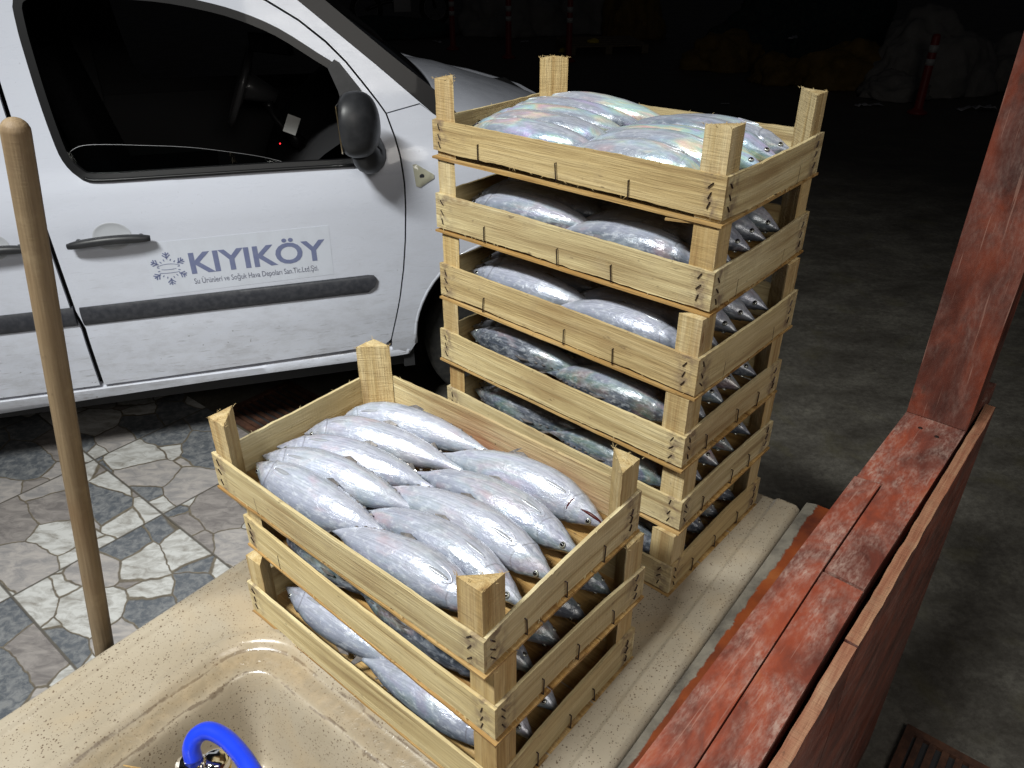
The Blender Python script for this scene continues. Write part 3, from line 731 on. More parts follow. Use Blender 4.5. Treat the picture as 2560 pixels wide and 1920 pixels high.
FB = dict(a=[(.026, .048), (.160, .041), (.288, .060)], b=[(.018, .064), (.150, .084), (.278, .114)], c=[(.016, .090), (.136, .126), (.267, .160)],
          d=[(.020, .136), (.118, .180), (.272, .214)], e=[(.034, .190), (.125, .232), (.287, .268)],
          f=[(.466, .050), (.355, .039), (.222, .026)], g=[(.491, .082), (.359, .086), (.223, .068)], h=[(.489, .137), (.362, .136), (.205, .120)],
          i=[(.487, .191), (.361, .184), (.219, .172)], j=[(.482, .252), (.361, .242), (.215, .224)])
ORD = ['nearest the long front slat', 'second from the front slat', 'third from the front slat', 'fourth from the front slat', 'at the back']
def fill(key, zc, roll, mat, depth, width, look, keys='abcdefghij', jit=.004, dome=.0, shrink=1.0):
    for q, k in enumerate('abcdefghij'):
        if k not in keys: 
            continue
        P = FB[k]; left = k in 'abcde'; idx = q % 5; r = random.uniform
        j = lambda p, s=1: (min(.490, max(.014, p[0] + r(-jit, jit) * s)), min(.262, max(.040 if s == 1 else .030, p[1] + r(-jit, jit) * s)))
        P = [j(P[0], 1.001), j(P[1]), j(P[2], 1.001)] if jit else [(p[0], p[1]) for p in P]
        dz = dome * sin(pi * (P[1][1]) / .3)
        # for right-row fish the head points the other way, so the roll sign flips to keep the backs on one side
        rl = roll if left else pi - roll
        rl += r(-.28, .22); rl2 = rl
        # keep a light-coloured flank up
        dp = depth * r(.90, 1.07); wd = width * r(.92, 1.07)
        side = 'left row' if left else 'right row'
        look_ = 'silver fish with open dark gill' if key + k == 'F1j' else look
        lab = f"{look_}, {ORD[idx] if look_ == look else 'back'}, {side}, {CLAB[key][1]}"
        fish(key, P[0], P[1], P[2], (zc - .010 + dz * .6, zc + dz + r(.000, .007), zc - .006 + dz * .4 + (.004 if left else 0)), rl2, dp, wd, mat, lab, side, gape=(key + k == 'F1j'))
fill('F1', .035, -.80, 'fish_silver', .0298, .0248, 'silver fish', jit=0)
fill('T1', .041, -.25, 'fish_irid', .0300, .026, 'iridescent fish', dome=.007)
fill('T2', .044, -.5, 'fish_silver', .0290, .0255, 'silver fish', dome=.014)
fill('T3', .044, -.5, 'fish_silver', .0290, .0255, 'silver fish', dome=.014)
fill('T4', .049, -.10, 'fish_dark', .0315, .0285, 'dark backed fish', dome=.012)
fill('T5', .049, -.10, 'fish_dark', .0315, .0285, 'dark backed fish', keys='abcfghij', dome=.010)
fill('T6', .038, .60, 'fish_dark', .0345, .0270, 'dark backed fish', keys='fghij')
fill('F2', .038, .75, 'fish_dark', .0345, .0260, 'dark grey fish', keys='abcfghij')
fill('F3', .040, -.55, 'fish_silver', .0310, .0260, 'pale fish', keys='abcfgh', dome=.004)

# ------------------------------------------------------------------ sink counter
SA = radians(52); e1 = Vector((cos(SA), sin(SA))); e2 = Vector((sin(SA), -cos(SA)))
def st(s, t, z): return Vector((e1.x * s + e2.x * t, e1.y * s + e2.y * t, z))
sink = thing('sink', st(.45, -.6, 0), (0, 0, 0), 'beige speckled sink counter carrying both crate stacks, crusted bowl in front', 'sink')
s0_, s1_, t0_, t1_ = -.42, 1.20, -.957, -.268
def sm(a, b, x):
    u = max(0, min(1, (x - a) / (b - a))); return u * u * (3 - 2 * u)
def bowl_sd(s, t):
    cx, cy, hx, hy, r = .16, -.595, .268, .233, .095
    qx = abs(s - cx) - hx + r; qy = abs(t - cy) - hy + r
    return math.hypot(max(qx, 0), max(qy, 0)) + min(max(qx, qy), 0) - r
def szz(s, t):
    z = 0.0
    z += .006 * (1 - sm(-.936, -.926, t)) - .010 * (1 - sm(-.957, -.950, t))
    z += .007 * sm(-.316, -.308, t) - .006 * sm(-.276, -.268, t)
    z -= .008 * sm(1.192, 1.20, s)
    d = bowl_sd(s, t); wv_ = .004 * noise.noise(Vector((s * 14, t * 14, 0)))
    z += .0022 * math.exp(-((d - .010) / .008) ** 2)
    z -= .010 * sm(0, .014, -d) + .006 * sm(.014, .042, -d) + .150 * sm(.044, .098, -d) + .012 * sm(.09, .26, -d)
    return z, math.exp(-((-d - .026 + wv_) / .018) ** 2), max(math.exp(-((-d - .010 + wv_ * 1.5) / .0040) ** 2), math.exp(-((-d - .045 + wv_ * 2) / .0040) ** 2))
bm = bmesh.new(); ns_, nt_ = 400, 230; G = []; A1 = []; A2 = []
for i in range(ns_ + 1):
    row = []
    for j in range(nt_ + 1):
        s = s0_ + (s1_ - s0_) * i / ns_; t = t0_ + (t1_ - t0_) * j / nt_; z, a, b = szz(s, t)
        row.append(bm.verts.new(st(s, t, ZT + z) - sink.location)); A1.append(a); A2.append(b)
    G.append(row)
for i in range(ns_):
    for j in range(nt_): bm.faces.new((G[i][j], G[i + 1][j], G[i + 1][j + 1], G[i][j + 1]))
bound = [G[i][0] for i in range(ns_ + 1)] + [G[ns_][j] for j in range(1, nt_ + 1)] + [G[i][nt_] for i in range(ns_ - 1, -1, -1)] + [G[0][j] for j in range(nt_ - 1, 0, -1)]
low = []
for v in bound: low.append(bm.verts.new((v.co.x, v.co.y, ZT - .038))); A1.append(0); A2.append(0)
for k in range(len(bound)): bm.faces.new((bound[k], bound[(k + 1) % len(bound)], low[(k + 1) % len(bound)], low[k]))
co = fin('counter_top', bm, M['sink'], sink, True); fattr(co, 'stain', A1); fattr(co, 'crust', A2)
def prism(name, pts, z0, z1, mat, parent, f=None, sub=0):
    bm = bmesh.new(); a = [bm.verts.new(st(s, t, z0)) for s, t in pts]; b = [bm.verts.new(st(s, t, z1)) for s, t in pts]
    bm.faces.new(a); bm.faces.new(b[::-1])
    for k in range(len(pts)): bm.faces.new((a[k], a[(k + 1) % len(pts)], b[(k + 1) % len(pts)], b[k]))
    if parent:
        for v in bm.verts: v.co -= parent.location
    return fin(name, bm, mat, parent)
prism('cabinet', [(-.38, -.92), (1.12, -.92), (1.12, -.32), (-.38, -.32)], .01, ZT - .21, M['steel'], sink)
for (s, t) in ((-.36, -.90), (1.08, -.90), (1.08, -.34), (-.36, -.34)):
    prism('bracket', [(s - .02, t - .02), (s + .02, t - .02), (s + .02, t + .02), (s - .02, t + .02)], ZT - .21, ZT - .039, M['steel'], sink)

# tap and blue hose
tapb = st(-.13, -.55, ZT + .002)
tp = thing('tap', tapb, (0, 0, 0), 'chrome tap nozzle reaching over the sink bowl, blue hose pushed on its end', 'tap')
def wt(p): return Vector((p[0], p[1], p[2] + ZT)) - tp.location
bm = bmesh.new(); lathe(bm, [(.028, 0), (.028, .008), (.018, .014), (.016, .09), (.012, .10)], 24); fin('base', bm, M['chrome'], tp, True)
bm = bmesh.new(); tube(bm, catmull([(0, 0, .09), wt((-.47, .36, .115)), wt((-.40, .50, .095)), wt((-.366, .556, .045))], 8), .011, 18); fin('spout', bm, M['chrome'], tp, True)
bm = bmesh.new(); tube(bm, [wt((-.398, .574, .046)), wt((-.390, .573, .050)), wt((-.384, .572, .053)), wt((-.368, .570, .056)), wt((-.352, .568, .050))], [.0125, .0150, .0125, .0120, .0120], 14); tube(bm, [wt((-.378, .568, .056)), wt((-.3755, .5625, .078))], [.0125, .0112], 14)
o = fin('nozzle_nut', bm, M['chrome'], tp)
bm = bmesh.new(); tube(bm, [wt((-.356, .560, .028)), wt((-.3535, .572, .066)), wt((-.3532, .5727, .0685)), wt((-.353, .573, .0695))], [.0160, .0160, .0145, .010], 26); fin('threaded_end', bm, M['chrome'], tp, True)
bm = bmesh.new(); tube(bm, [wt((-.3548, .5655, .0465)), wt((-.3541, .569, .0560))], [.0172, .0172], 26); fin('washer', bm, M['brass'], tp, True)
bm = bmesh.new(); pts = catmull([(-.375, .563, .078), (-.3762, .5685, .092), (-.370, .575, .104), (-.355, .5765, .112), (-.332, .565, .116), (-.307, .543, .120), (-.285, .518, .123), (-.255, .480, .120), (-.22, .42, .09), (-.22, .36, .02)], 8)
hroot = Vector((-.375, .563, .078 + ZT))
rg = tube(bm, [Vector((p[0], p[1], p[2] + ZT)) - hroot for p in pts], .0104, 24)
ho = fin('hose', bm, M['hose'], None, True); ho.location = hroot
tag(ho, 'bright blue rubber hose curving over the chrome tap nozzle', 'hose')

# small wood sliver lying on the rim
bm = bmesh.new(); tube(bm, [(0, 0, 0), (.012, -.003, .001), (.024, -.004, 0)], [.0008, .0012, .0006], 6)
o = fin('splinter', bm, M['floorwood']); grain(o, 'x'); o.location = (-.494, .604, ZT + .003); tag(o, 'thin brown splinter lying on the sink rim', 'splinter')

# ------------------------------------------------------------------ broom handle
bm = bmesh.new(); pb = Vector((-.775, .862, .0)); ptp = Vector((-.4965, .806, .757 + ZT)); d = (ptp - pb); L = d.length; dn = d.normalized()
pts = [pb + dn * .02 + dn * (L - .034) * k / 24 for k in range(25)]; r = [.0140] * 25
for k in range(1, 7):
    a = k / 6 * pi / 2; pts.append(ptp - dn * .014 * (1 - sin(a))); r.append(max(.0142 * cos(a), .0006))
tube(bm, [p - pb for p in pts], r, 24)
o = fin('broom_handle', bm, M['stick'], None, True)
gcs = [(v.co.dot(dn), (v.co - dn * v.co.dot(dn)).x, (v.co - dn * v.co.dot(dn)).y) for v in o.data.vertices]; vattr(o, 'gc', gcs); o.location = pb
tag(o, 'round worn wooden pole with a rounded tip, leaning against the sink edge', 'wooden pole')

# ------------------------------------------------------------------ red railing partition and rusty sheet
SB = radians(50); b1 = Vector((cos(SB), sin(SB))); b2 = Vector((sin(SB), -cos(SB)))
ZB = ZT + .15
rail = thing('wooden_partition', (b1.x * .9 - b2.x * .17, b1.y * .9 - b2.y * .17, 0), (0, 0, SB), 'red painted wooden half wall with worn top planks, right of the counter', 'partition')
# local frame: x along b1, y = -b2 direction
def rloc(s, t): return (s - .9, -(t + .17))
def rprism(name, pts, z0, z1, mat, ax='x', d=.03, rag=0):
    P = [rloc(*p) for p in pts]
    bm = sheet(P, [], lambda x, y, o: Vector((x + .0005 * noise.noise(Vector((x * 40, y * 40, 5))), y + rag * noise.noise(Vector((x * 30, y * 3, 1))), z1 + .0009 * noise.noise(Vector((x * 6, y * 25, 2))) - o)), z1 - z0, d)
    for v in bm.verts:
        if v.co.z < (z0 + z1) / 2: v.co.z = z0
    o = fin(name, bm, mat, rail); grain(o, ax); return o
rprism('top_plank', [(-.30, -.226), (1.131, -.2245), (1.135, -.1855), (.892, -.1845), (.50, -.1765), (-.30, -.170)], ZB - .04, ZB, M['red'])
rprism('top_plank', [(-.30, -.1680), (.50, -.1745), (.888, -.1820), (.886, -.1265), (-.30, -.1180)], ZB - .04, ZB - .0015, M['red'])
rprism('top_plank', [(1.1345, -.2220), (1.60, -.2190), (1.60, -.1175), (.891, -.1265), (.894, -.1815), (1.1385, -.1825)], ZB - .04, ZB - .001, M['red'])
def board(s0, s1, ta, tb_, z0, z1, mat, name):
    bm = bmesh.new(); (x0, y0), (x1, y1) = rloc(s0, ta), rloc(s1, tb_)
    box(bm, x0, x1, y1, y0, z0, z1, 40, 1, 16)
    for v in bm.verts:
        n = noise.noise(Vector((v.co.x * 18, v.co.z * 3, s0))); 
        if v.co.z > z1 - .002: v.co.z += .003 * noise.noise(Vector((v.co.x * 12, 3, s0))) + .0015 * noise.noise(Vector((v.co.x * 70, v.co.y * 90, s0))); v.co.y += .0018 * noise.noise(Vector((v.co.x * 30, v.co.y * 9, 7)))
        else: v.co.y += .0006 * n
    o = fin(name, bm, mat, rail, mats=[mat, M['board_edge']])
    for p in o.data.polygons:
        if p.normal.z > .8: p.material_index = 1
    grain(o, 'x'); return o
board(-.30, .782, -.1150, -.0990, .02, ZB + .001, M['red_board'], 'side_board')
board(.784, 1.50, -.1150, -.0985, .02, ZB + .003, M['red_board'], 'side_board')
# framing under the planks
bm = bmesh.new(); x0, y0 = rloc(-.30, -.205); x1, y1 = rloc(1.50, -.150); box(bm, x0, x1, y1, y0, .02, ZB - .0415, 4, 1, 4); o = fin('frame_wall', bm, M['red_board'], rail); grain(o, 'x')
bm = bmesh.new(); (x0, y0), (x1, y1) = rloc(1.383, -.2200), rloc(1.472, -.1195); box(bm, x0, x1, y1, y0, ZB + .0005, ZB + 1.9, 2, 2, 60)
for v in bm.verts:
    k = noise.noise(Vector((v.co.x * 7, v.co.y * 7, v.co.z * 2.4))); v.co.x += .0028 * k; v.co.y += .0028 * noise.noise(Vector((v.co.z * 2.4, 4, v.co.x * 5)))
o = fin('post', bm, M['red_post'], rail); grain(o, 'z')
# nails heads in the plank by the post
for (s, t) in ((1.345, -.185), (1.335, -.155)):
    bm = bmesh.new(); x, y = rloc(s, t); lathe(bm, [(.004, 0), (.0035, .0008), (.001, .001)], 12, Matrix.Translation((x, y, ZB - .0008))); fin('nail_head', bm, M['staple'], rail)
# rusty sheet between counter and rail
sh = thing('metal_sheet', (0, 0, 0), (0, 0, 0), 'peeling orange rusty metal strip between the beige counter and the red planks', 'metal strip')
bm = bmesh.new(); rows = []; av = []
NN = 90
for i in range(NN + 1):
    s = -.30 + 1.525 * i / NN; row = []
    for j, t in enumerate((-.266, -.250, -.235, -.215, -.195, -.16, -.155)):
        q = st(s, t, ZT + .0005 - .004 * (j == 0) + .001 * noise.noise(Vector((s * 6, t * 30, 1))) - (.03 if j == 6 else 0)); row.append(bm.verts.new(q)); av.append([0, .3, .5, .75, 1, 1, 1][j] + .10 * sin(s * 3 + 1) + .05)
    rows.append(row)
for a, b in zip(rows, rows[1:]):
    for j in range(6): bm.faces.new((a[j], b[j], b[j + 1], a[j + 1]))
nv = len(av)
o = fin('sheet', bm, M['sheet'], sh); fattr(o, 'across', av)
sm_ = o.modifiers.new('thickness', 'SOLIDIFY'); sm_.thickness = .002
sh.location = (0, 0, 0)

# ------------------------------------------------------------------ van
VA = radians(15.9); VD = 2.66; vn = Vector((-sin(VA), cos(VA)))
van = thing('van', (vn.x * VD, vn.y * VD, 0), (0, 0, VA), 'dirty white delivery van with faded blue lettering on its door', 'van')
VW = 1.83
def interp(x, X, Y):
    if x <= X[0]: return Y[0]
    for i in range(len(X) - 1):
        if x <= X[i + 1]: return Y[i] + (Y[i + 1] - Y[i]) * (x - X[i]) / (X[i + 1] - X[i])
    return Y[-1]
WX = [.28, .32, .37, .55, .965, .995, 1.06, 1.10, 1.70, 1.85]; WY = [.06, .035, .02, 0.0, 0.0, .006, .014, .032, .165, .30]
def wsm(h): return (interp(h - .012, WX, WY) + interp(h, WX, WY) * 2 + interp(h + .012, WX, WY)) / 4
def vw(s, h): return wsm(h) + (.55 * (s - 1.0) ** 2.2 if s > 1.0 else 0) + (.25 * (-1.9 - s) ** 2 if s < -1.9 else 0)
def side(s, h, o=0): return Vector((s, vw(s, h) + o, h))
def farside(s, h, o=0): return Vector((s, VW - vw(s, h) - o, h))
win = [(-.69, 1.585), (-.697, 1.52), (-.695, 1.452), (-.687, 1.329), (-.675, 1.217), (-.661, 1.148), (-.629, 1.102), (-.576, 1.083), (-.342, 1.080), (-.035, 1.077), (.211, 1.073), (.275, 1.085), (.300, 1.13), (.290, 1.215), (.255, 1.300), (.192, 1.374), (.140, 1.411), (.028, 1.486), (-.083, 1.536), (-.193, 1.568), (-.32, 1.592), (-.50, 1.606), (-.64, 1.608)]
win = smooth2(win, 3)
door = [(-.738, .366), (-.735, .600), (-.748, .666), (-.752, .82), (-.756, .982), (-.766, 1.14), (-.777, 1.29), (-.782, 1.376), (-.786, 1.52), (-.77, 1.64), (-.70, 1.685), (-.50, 1.69), (-.30, 1.675), (-.13, 1.63), (.004, 1.566), (.095, 1.508), (.169, 1.445), (.225, 1.385), (.274, 1.318), (.315, 1.26), (.337, 1.225), (.358, 1.15), (.369, 1.091), (.374, 1.0), (.371, .913), (.362, .80), (.348, .692), (.328, .585), (.306, .493), (.283, .403), (.262, .384), (.10, .378), (-.276, .371), (-.60, .366)]
sd_door = [(-.746, .600), (-.759, .666), (-.763, .82), (-.767, .982), (-.777, 1.14), (-.788, 1.29), (-.793, 1.376), (-.797, 1.52), (-.80, 1.66), (-.95, 1.70), (-1.55, 1.70), (-1.60, 1.6), (-1.60, .66), (-1.58, .62), (-1.52, .5), (-1.50, .378), (-1.30, .366), (-.749, .366)]
sd_win = [(-.90, 1.12), (-.90, 1.58), (-.94, 1.62), (-1.46, 1.62), (-1.50, 1.58), (-1.50, 1.14), (-1.46, 1.10), (-.93, 1.10)]
ins = lambda P, d: inset(P, d)
# front door
dr = fin('front_door', sheet(ins(door, .0018), [win], side, .012, .035), M['paint'], van); shade_auto(dr, 50); dr['label'] = 'white front door with blue lettering and lowered window'
# window seal: black rim round the opening
sealo = ins(win, -.004); seali = ins(win, .020)
o = fin('window_seal', sheet(sealo, [seali], lambda s, h, o: side(s, h, o - .004), .016, .03), M['black_gloss'], dr); shade_auto(o)
bm = bmesh.new(); tube(bm, [side(s, h, -.006) for s, h in smooth_open([(-.615, 1.094), (-.57, 1.084), (-.342, 1.081), (-.035, 1.078), (.22, 1.074)], 5)], .0062, 8); fin('sill_strip', bm, M['black_gloss'], dr, True)
# lowered pane: only the curved upper edge shows above the sill
gp = [(-.655, 1.09), (-.655, 1.150), (-.64, 1.168), (-.601, 1.182), (-.52, 1.179), (-.443, 1.172), (-.35, 1.163), (-.269, 1.152), (-.151, 1.129), (-.073, 1.111), (.0, 1.088), (.0, 1.06), (-.60, 1.06)]
o = fin('window_pane', sheet(gp, [], lambda s, h, o: side(s, h, .018 + o), .004, .04), M['glass'], dr)
# edge of the pane catches the light
bm = bmesh.new(); tube(bm, [side(s, h, .0195) for s, h in smooth_open(gp[1:11], 4)], .0011, 6); fin('pane_edge', bm, M['rim'], dr, True)
# moulding
def rub(s0, s1, rnd0, rnd1):
    P = []
    n = 6
    if rnd1: P += [(s1 - .035, .618), (s1 - .010, .640), (s1, .668), (s1 - .010, .680), (s1 - .03, .683)]
    else: P += [(s1, .616), (s1, .681)]
    P += [(s0, .678), (s0, .614)]
    return P
o = fin('door_moulding', sheet(rub(-.733, .249, 0, 1), [], lambda s, h, o: side(s, h, -.013 + o + .008 * (abs(h - .648) / .033) ** 3), .016, .012), M['trim_grey'], dr); shade_auto(o, 60)
# handles
def handle(parent, s0, ln=.245):
    bm = bmesh.new(); n = 20; pts = []; r = []
    for i in range(n + 1):
        f = i / n; pts.append(side(s0 + ln * f, .897 + .010 * sin(pi * f) + .004 * f, -.026 - .010 * sin(pi * f))); r.append(.0150 * (1 - .40 * abs(2 * f - 1) ** 5))
    tube(bm, pts, r, 12)
    for s in (.03, ln - .03):
        tube(bm, [side(s0 + s, .902, -.020), side(s0 + s, .902, .004)], .009, 10)
    h = fin('handle', bm, M['black_plastic'], parent, True)
    bm = bmesh.new(); c = (s0 + ln * .53, .910)
    rings = []
    for q, (rr, dz) in enumerate(((1.0, -.0012), (.97, -.0020), (.90, -.0008), (.6, -.0002), (.2, -.0001))):
        rings.append([bm.verts.new(side(c[0] + .058 * rr * cos(2 * pi * k / 32), c[1] + .046 * rr * sin(2 * pi * k / 32), dz)) for k in range(32)])
    for r0, r1 in zip(rings, rings[1:]):
        for k in range(32): bm.faces.new((r0[k], r0[(k + 1) % 32], r1[(k + 1) % 32], r1[k]))
    bm.faces.new(rings[-1])
    fin('handle_recess', bm, M['recess'], parent, True)
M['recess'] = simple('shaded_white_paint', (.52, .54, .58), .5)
handle(dr, -.706)
# sticker film with lettering
film = [(-.492, .876), (.103, .880), (.100, .700), (-.496, .690)]
o = fin('sticker', sheet(film, [], lambda s, h, o: side(s, h, -.0008 + o), .0006, .05), M['film'], dr)
def lettering(txt, s0, s1, h0, hcap, mat, shear=0.0, bold=.0, rot=0.0):
    cu = bpy.data.curves.new('t', 'FONT'); cu.body = txt; cu.size = 1; cu.offset = bold; cu.shear = shear; cu.extrude = 0; cu.resolution_u = 4
    ob = bpy.data.objects.new('t', cu); COL.objects.link(ob); dg = bpy.context.evaluated_depsgraph_get(); me = bpy.data.meshes.new_from_object(ob.evaluated_get(dg)); 
    bpy.data.objects.remove(ob); bpy.data.curves.remove(cu)
    xs = [v.co.x for v in me.vertices]; x0, x1 = min(xs), max(xs)
    bm = bmesh.new(); bm.from_mesh(me); bpy.data.meshes.remove(me)
    bmesh.ops.remove_doubles(bm, verts=bm.verts, dist=1e-5)
    for v in bm.verts:
        u = (v.co.x - x0) / (x1 - x0); s = s0 + (s1 - s0) * u; h = h0 + v.co.y / .73 * hcap + rot * u
        v.co = side(s, h, -.0016)
    return bm
bm = lettering('KIYIKÖY', -.364, .083, .7575, .0745, None, 0, .024, .003); fin('lettering', bm, M['letter'], dr)
bm = lettering('Su Ürünleri ve Soğuk Hava Depoları San.Tic.Ltd.Şti.', -.362, .050, .7190, .0205, None, 0, .004, .002); fin('lettering', bm, M['letter_grey'], dr)
# snowflake emblem
bm = bmesh.new(); cx, cy, R_ = -.432, .782, .058
def bar(p, q, w):
    p = Vector(p); q = Vector(q); n = Vector((-(q - p).y, (q - p).x)).normalized() * w / 2
    bm.faces.new([bm.verts.new(side(v.x, v.y, -.0017)) for v in (p - n, q - n, q + n, p + n)])
for k in range(6):
    a = pi / 2 + k * pi / 3; d = Vector((cos(a), sin(a))); c = Vector((cx, cy))
    bar(c + d * R_ * .58, c + d * R_, .0042)
    for rr, ln in ((.66, .34), (.82, .26)):
        for sgn in (-1, 1):
            a2 = a + sgn * .85; d2 = Vector((cos(a2), sin(a2))); p = c + d * R_ * rr; bar(p, p + d2 * R_ * ln * .8, .0038)
    for sgn in (-1, 1):
        a2 = a + sgn * pi / 6 * .62; d2 = Vector((cos(a2), sin(a2))); bar(c + d2 * R_ * .50, c + d2 * R_ * .62, .003)
for q, (y0, hw) in enumerate(((.010, .62), (-.001, .40), (-.013, .55))):
    for i in range(8):
        x0 = cx + R_ * hw * (-1 + i / 4); x1 = cx + R_ * hw * (-1 + (i + 1) / 4)
        f = lambda x: cy + y0 + (.007 if q == 0 else -.002) * (1 - ((x - cx) / (R_ * hw)) ** 2)
        bar((x0, f(x0)), (x1, f(x1)), .0016)
fin('snowflake_emblem', bm, M['letter'], dr)
# mirror
mr = thing('mirror_tmp')
bpy.data.objects.remove(mr)
bm = bmesh.new(); C0 = Vector((.222, -.135, 1.238)); rings = []; NLt, NLo = 18, 32
for i in range(NLt + 1):
    ph = -pi / 2 + pi * i / NLt; ring = []
    for k in range(NLo):
        th = 2 * pi * k / NLo
        x = math.copysign(abs(cos(ph) * cos(th)) ** .8, cos(th)) * .070; y = math.copysign(abs(cos(ph) * sin(th)) ** .85, sin(th)) * .085; z = math.copysign(abs(sin(ph)) ** .9, ph) * .098
        if x < -.042: x = -.042 + (x + .042) * .08
        ring.append(bm.verts.new(C0 + Vector((x - .10 * (z * .35) + y * .25, y, z + .0))))
    rings.append(ring)
for r0, r1 in zip(rings, rings[1:]):
    for k in range(NLo): bm.faces.new((r0[k], r0[(k + 1) % NLo], r1[(k + 1) % NLo], r1[k]))
bmesh.ops.remove_doubles(bm, verts=bm.verts, dist=1e-5)
mir = fin('mirror', bm, M['black_plastic'], van, True)
bm = bmesh.new(); tube(bm, catmull([(.232, -.10, 1.155), (.250, -.075, 1.118), (.262, -.035, 1.115), (.262, .02, 1.125)], 5), [.040, .042, .044, .046, .047, .048, .050, .052, .052, .054, .055, .056, .056, .056, .056, .056], 16); fin('mirror_arm', bm, M['black_plastic'], mir, True)
bm = bmesh.new(); box(bm, -.0015, .0015, -.068, .068, -.078, .078); 
for v in bm.verts: v.co = C0 + Vector((-.0440 + v.co.x - .035 * v.co.z + .25 * v.co.y, v.co.y * .9, v.co.z * .9))
fin('mirror_glass', bm, M['chrome'], mir)
# black corner plate in front of the window
cp_ = [(.190, 1.395), (.205, 1.385), (.262, 1.305), (.290, 1.235), (.312, 1.12), (.285, 1.075), (.205, 1.072), (.207, 1.20), (.190, 1.30), (.165, 1.372)]
o = fin('mirror_plate', sheet(cp_, [], lambda s, h, o: side(s, h, -.008 + o), .014, .03), M['black_plastic'], dr); shade_auto(o)
# rear side door
o = fin('sliding_door', sheet(ins(sd_door, .0018), [sd_win], side, .012, .05), M['paint'], van); shade_auto(o, 50); sdo = o
handle(sdo, -.900 - .0 - .16, .245)
o = fin('door_moulding', sheet(rub(-1.49, -.752, 0, 0), [], lambda s, h, o: side(s, h, -.013 + o + .008 * (abs(h - .648) / .033) ** 3), .016, .014), M['trim_grey'], sdo); shade_auto(o, 60)
o = fin('window_pane', sheet(ins(sd_win, -.002), [], lambda s, h, o: side(s, h, .004 + o), .004, .08), M['dglass'], sdo)
# body side: everything behind, above and below the doors, and front wing
WC_ = (.745, .400); WR = .368; RC = (-1.955, .400)
arch = [(WC_[0] + WR * cos(a), WC_[1] + WR * sin(a)) for a in [radians(x) for x in range(-12, 193, 7)]]
rarch = [(RC[0] + WR * cos(a), RC[1] + WR * sin(a)) for a in [radians(x) for x in range(-12, 193, 7)]]
sill = [(.352, .315), (.30, .322), (-.34, .320), (-.76, .308), (-1.10, .292), (-1.58, .290)]
body = [(.340, .330)] + [(.30, .322), (-.34, .320), (-.76, .308), (-1.10, .292), (-1.585, .290)] + rarch + [(-2.36, .32), (-2.60, .38), (-2.63, .70), (-2.62, 1.2), (-2.56, 1.6), (-2.48, 1.78), (-2.35, 1.80), (-.50, 1.80), (-.25, 1.775), (-.10, 1.71), (.02, 1.64), (.101, 1.575), (.326, 1.373), (.497, 1.218), (.453, 1.251), (.340, 1.2285)]
fdoor_cut = door
# door apertures as holes; front edge of the aperture is also the edge of the wing
hole1 = ins(door, -.0010); hole2 = ins(sd_door, -.0010)
body_front = [p for p in door if p[0] > .25 and p[1] < 1.24]
ap = [(-.05, 1.6)]
# lower sill piece
lowp = [(.262, .3815), (.10, .3755), (-.276, .3685), (-.738, .3635), (-1.50, .3735), (-1.585, .290), (-1.10, .292), (-.76, .308), (-.34, .320), (.30, .322), (.345, .325), (.352, .345)]
o = fin('rocker_panel', sheet(lowp, [], lambda s, h, o: side(s, h, -.004 + o + .03 * sm(.345, .372, h)), .014, .03), M['paint'], van); shade_auto(o, 60)
# A pillar, roof rail and rear quarter
rail_out = [(.3395, 1.2275), (.453, 1.2505), (.497, 1.215), (.326, 1.369), (.101, 1.564), (-.02, 1.655), (-.13, 1.715), (-.28, 1.765), (-.50, 1.795), (-2.35, 1.80), (-2.48, 1.77), (-2.56, 1.6), (-2.62, 1.2), (-2.63, .70), (-2.60, .38), (-2.325, .33)] + rarch + [(-1.586, .33), (-1.503, .376), (-1.523, .5), (-1.583, .622), (-1.603, .66), (-1.603, 1.6), (-1.553, 1.703), (-.95, 1.703), (-.79, 1.662), (-.768, 1.644), (-.70, 1.689), (-.50, 1.694), (-.30, 1.679), (-.128, 1.634), (.006, 1.570), (.097, 1.512), (.172, 1.449), (.228, 1.388), (.277, 1.321), (.318, 1.262)]
o = fin('body_side', sheet(rail_out, [], side, .012, .05), M['paint'], van); shade_auto(o, 50)
# front wing
wing = [(.341, 1.2235), (.362, 1.15), (.373, 1.091), (.378, 1.0), (.375, .913), (.366, .80), (.352, .692), (.332, .585), (.310, .493), (.287, .403), (.285, .345), (.35, .322)] + arch[::-1][1:-1] + [(1.12, .32), (1.50, .34), (1.56, .60), (1.52, .86), (1.30, .98), (1.02, 1.065), (.80, 1.115), (.62, 1.160), (.500, 1.212), (.455, 1.2465)]
o = fin('front_wing', sheet(wing, [], side, .012, .035), M['paint'], van); shade_auto(o, 50)
# wheel arch lip
bm = bmesh.new(); tube(bm, [side(s, h, .006) for s, h in arch[1:-1]], .008, 8); fin('arch_lip', bm, M['paint'], van, True)
# dark shell added so panel gaps look shaded (wheel houses, door shuts, under body)
bm = bmesh.new(); box(bm, -2.55, .33, .075, VW - .075, .26, .36); box(bm, -2.55, .33, .070, .078, .36, 1.03); box(bm, -2.55, .33, VW - .078, VW - .070, .36, 1.03)
box(bm, .33, .372, .05, VW - .05, .26, 1.16); box(bm, 1.12, 1.45, .12, VW - .12, .28, .9); box(bm, .372, 1.12, .40, VW - .40, .36, .98); box(bm, .372, 1.2, .14, VW - .14, .985, 1.03)
fin('gap_shade_shell', bm, M['cabin'], van)
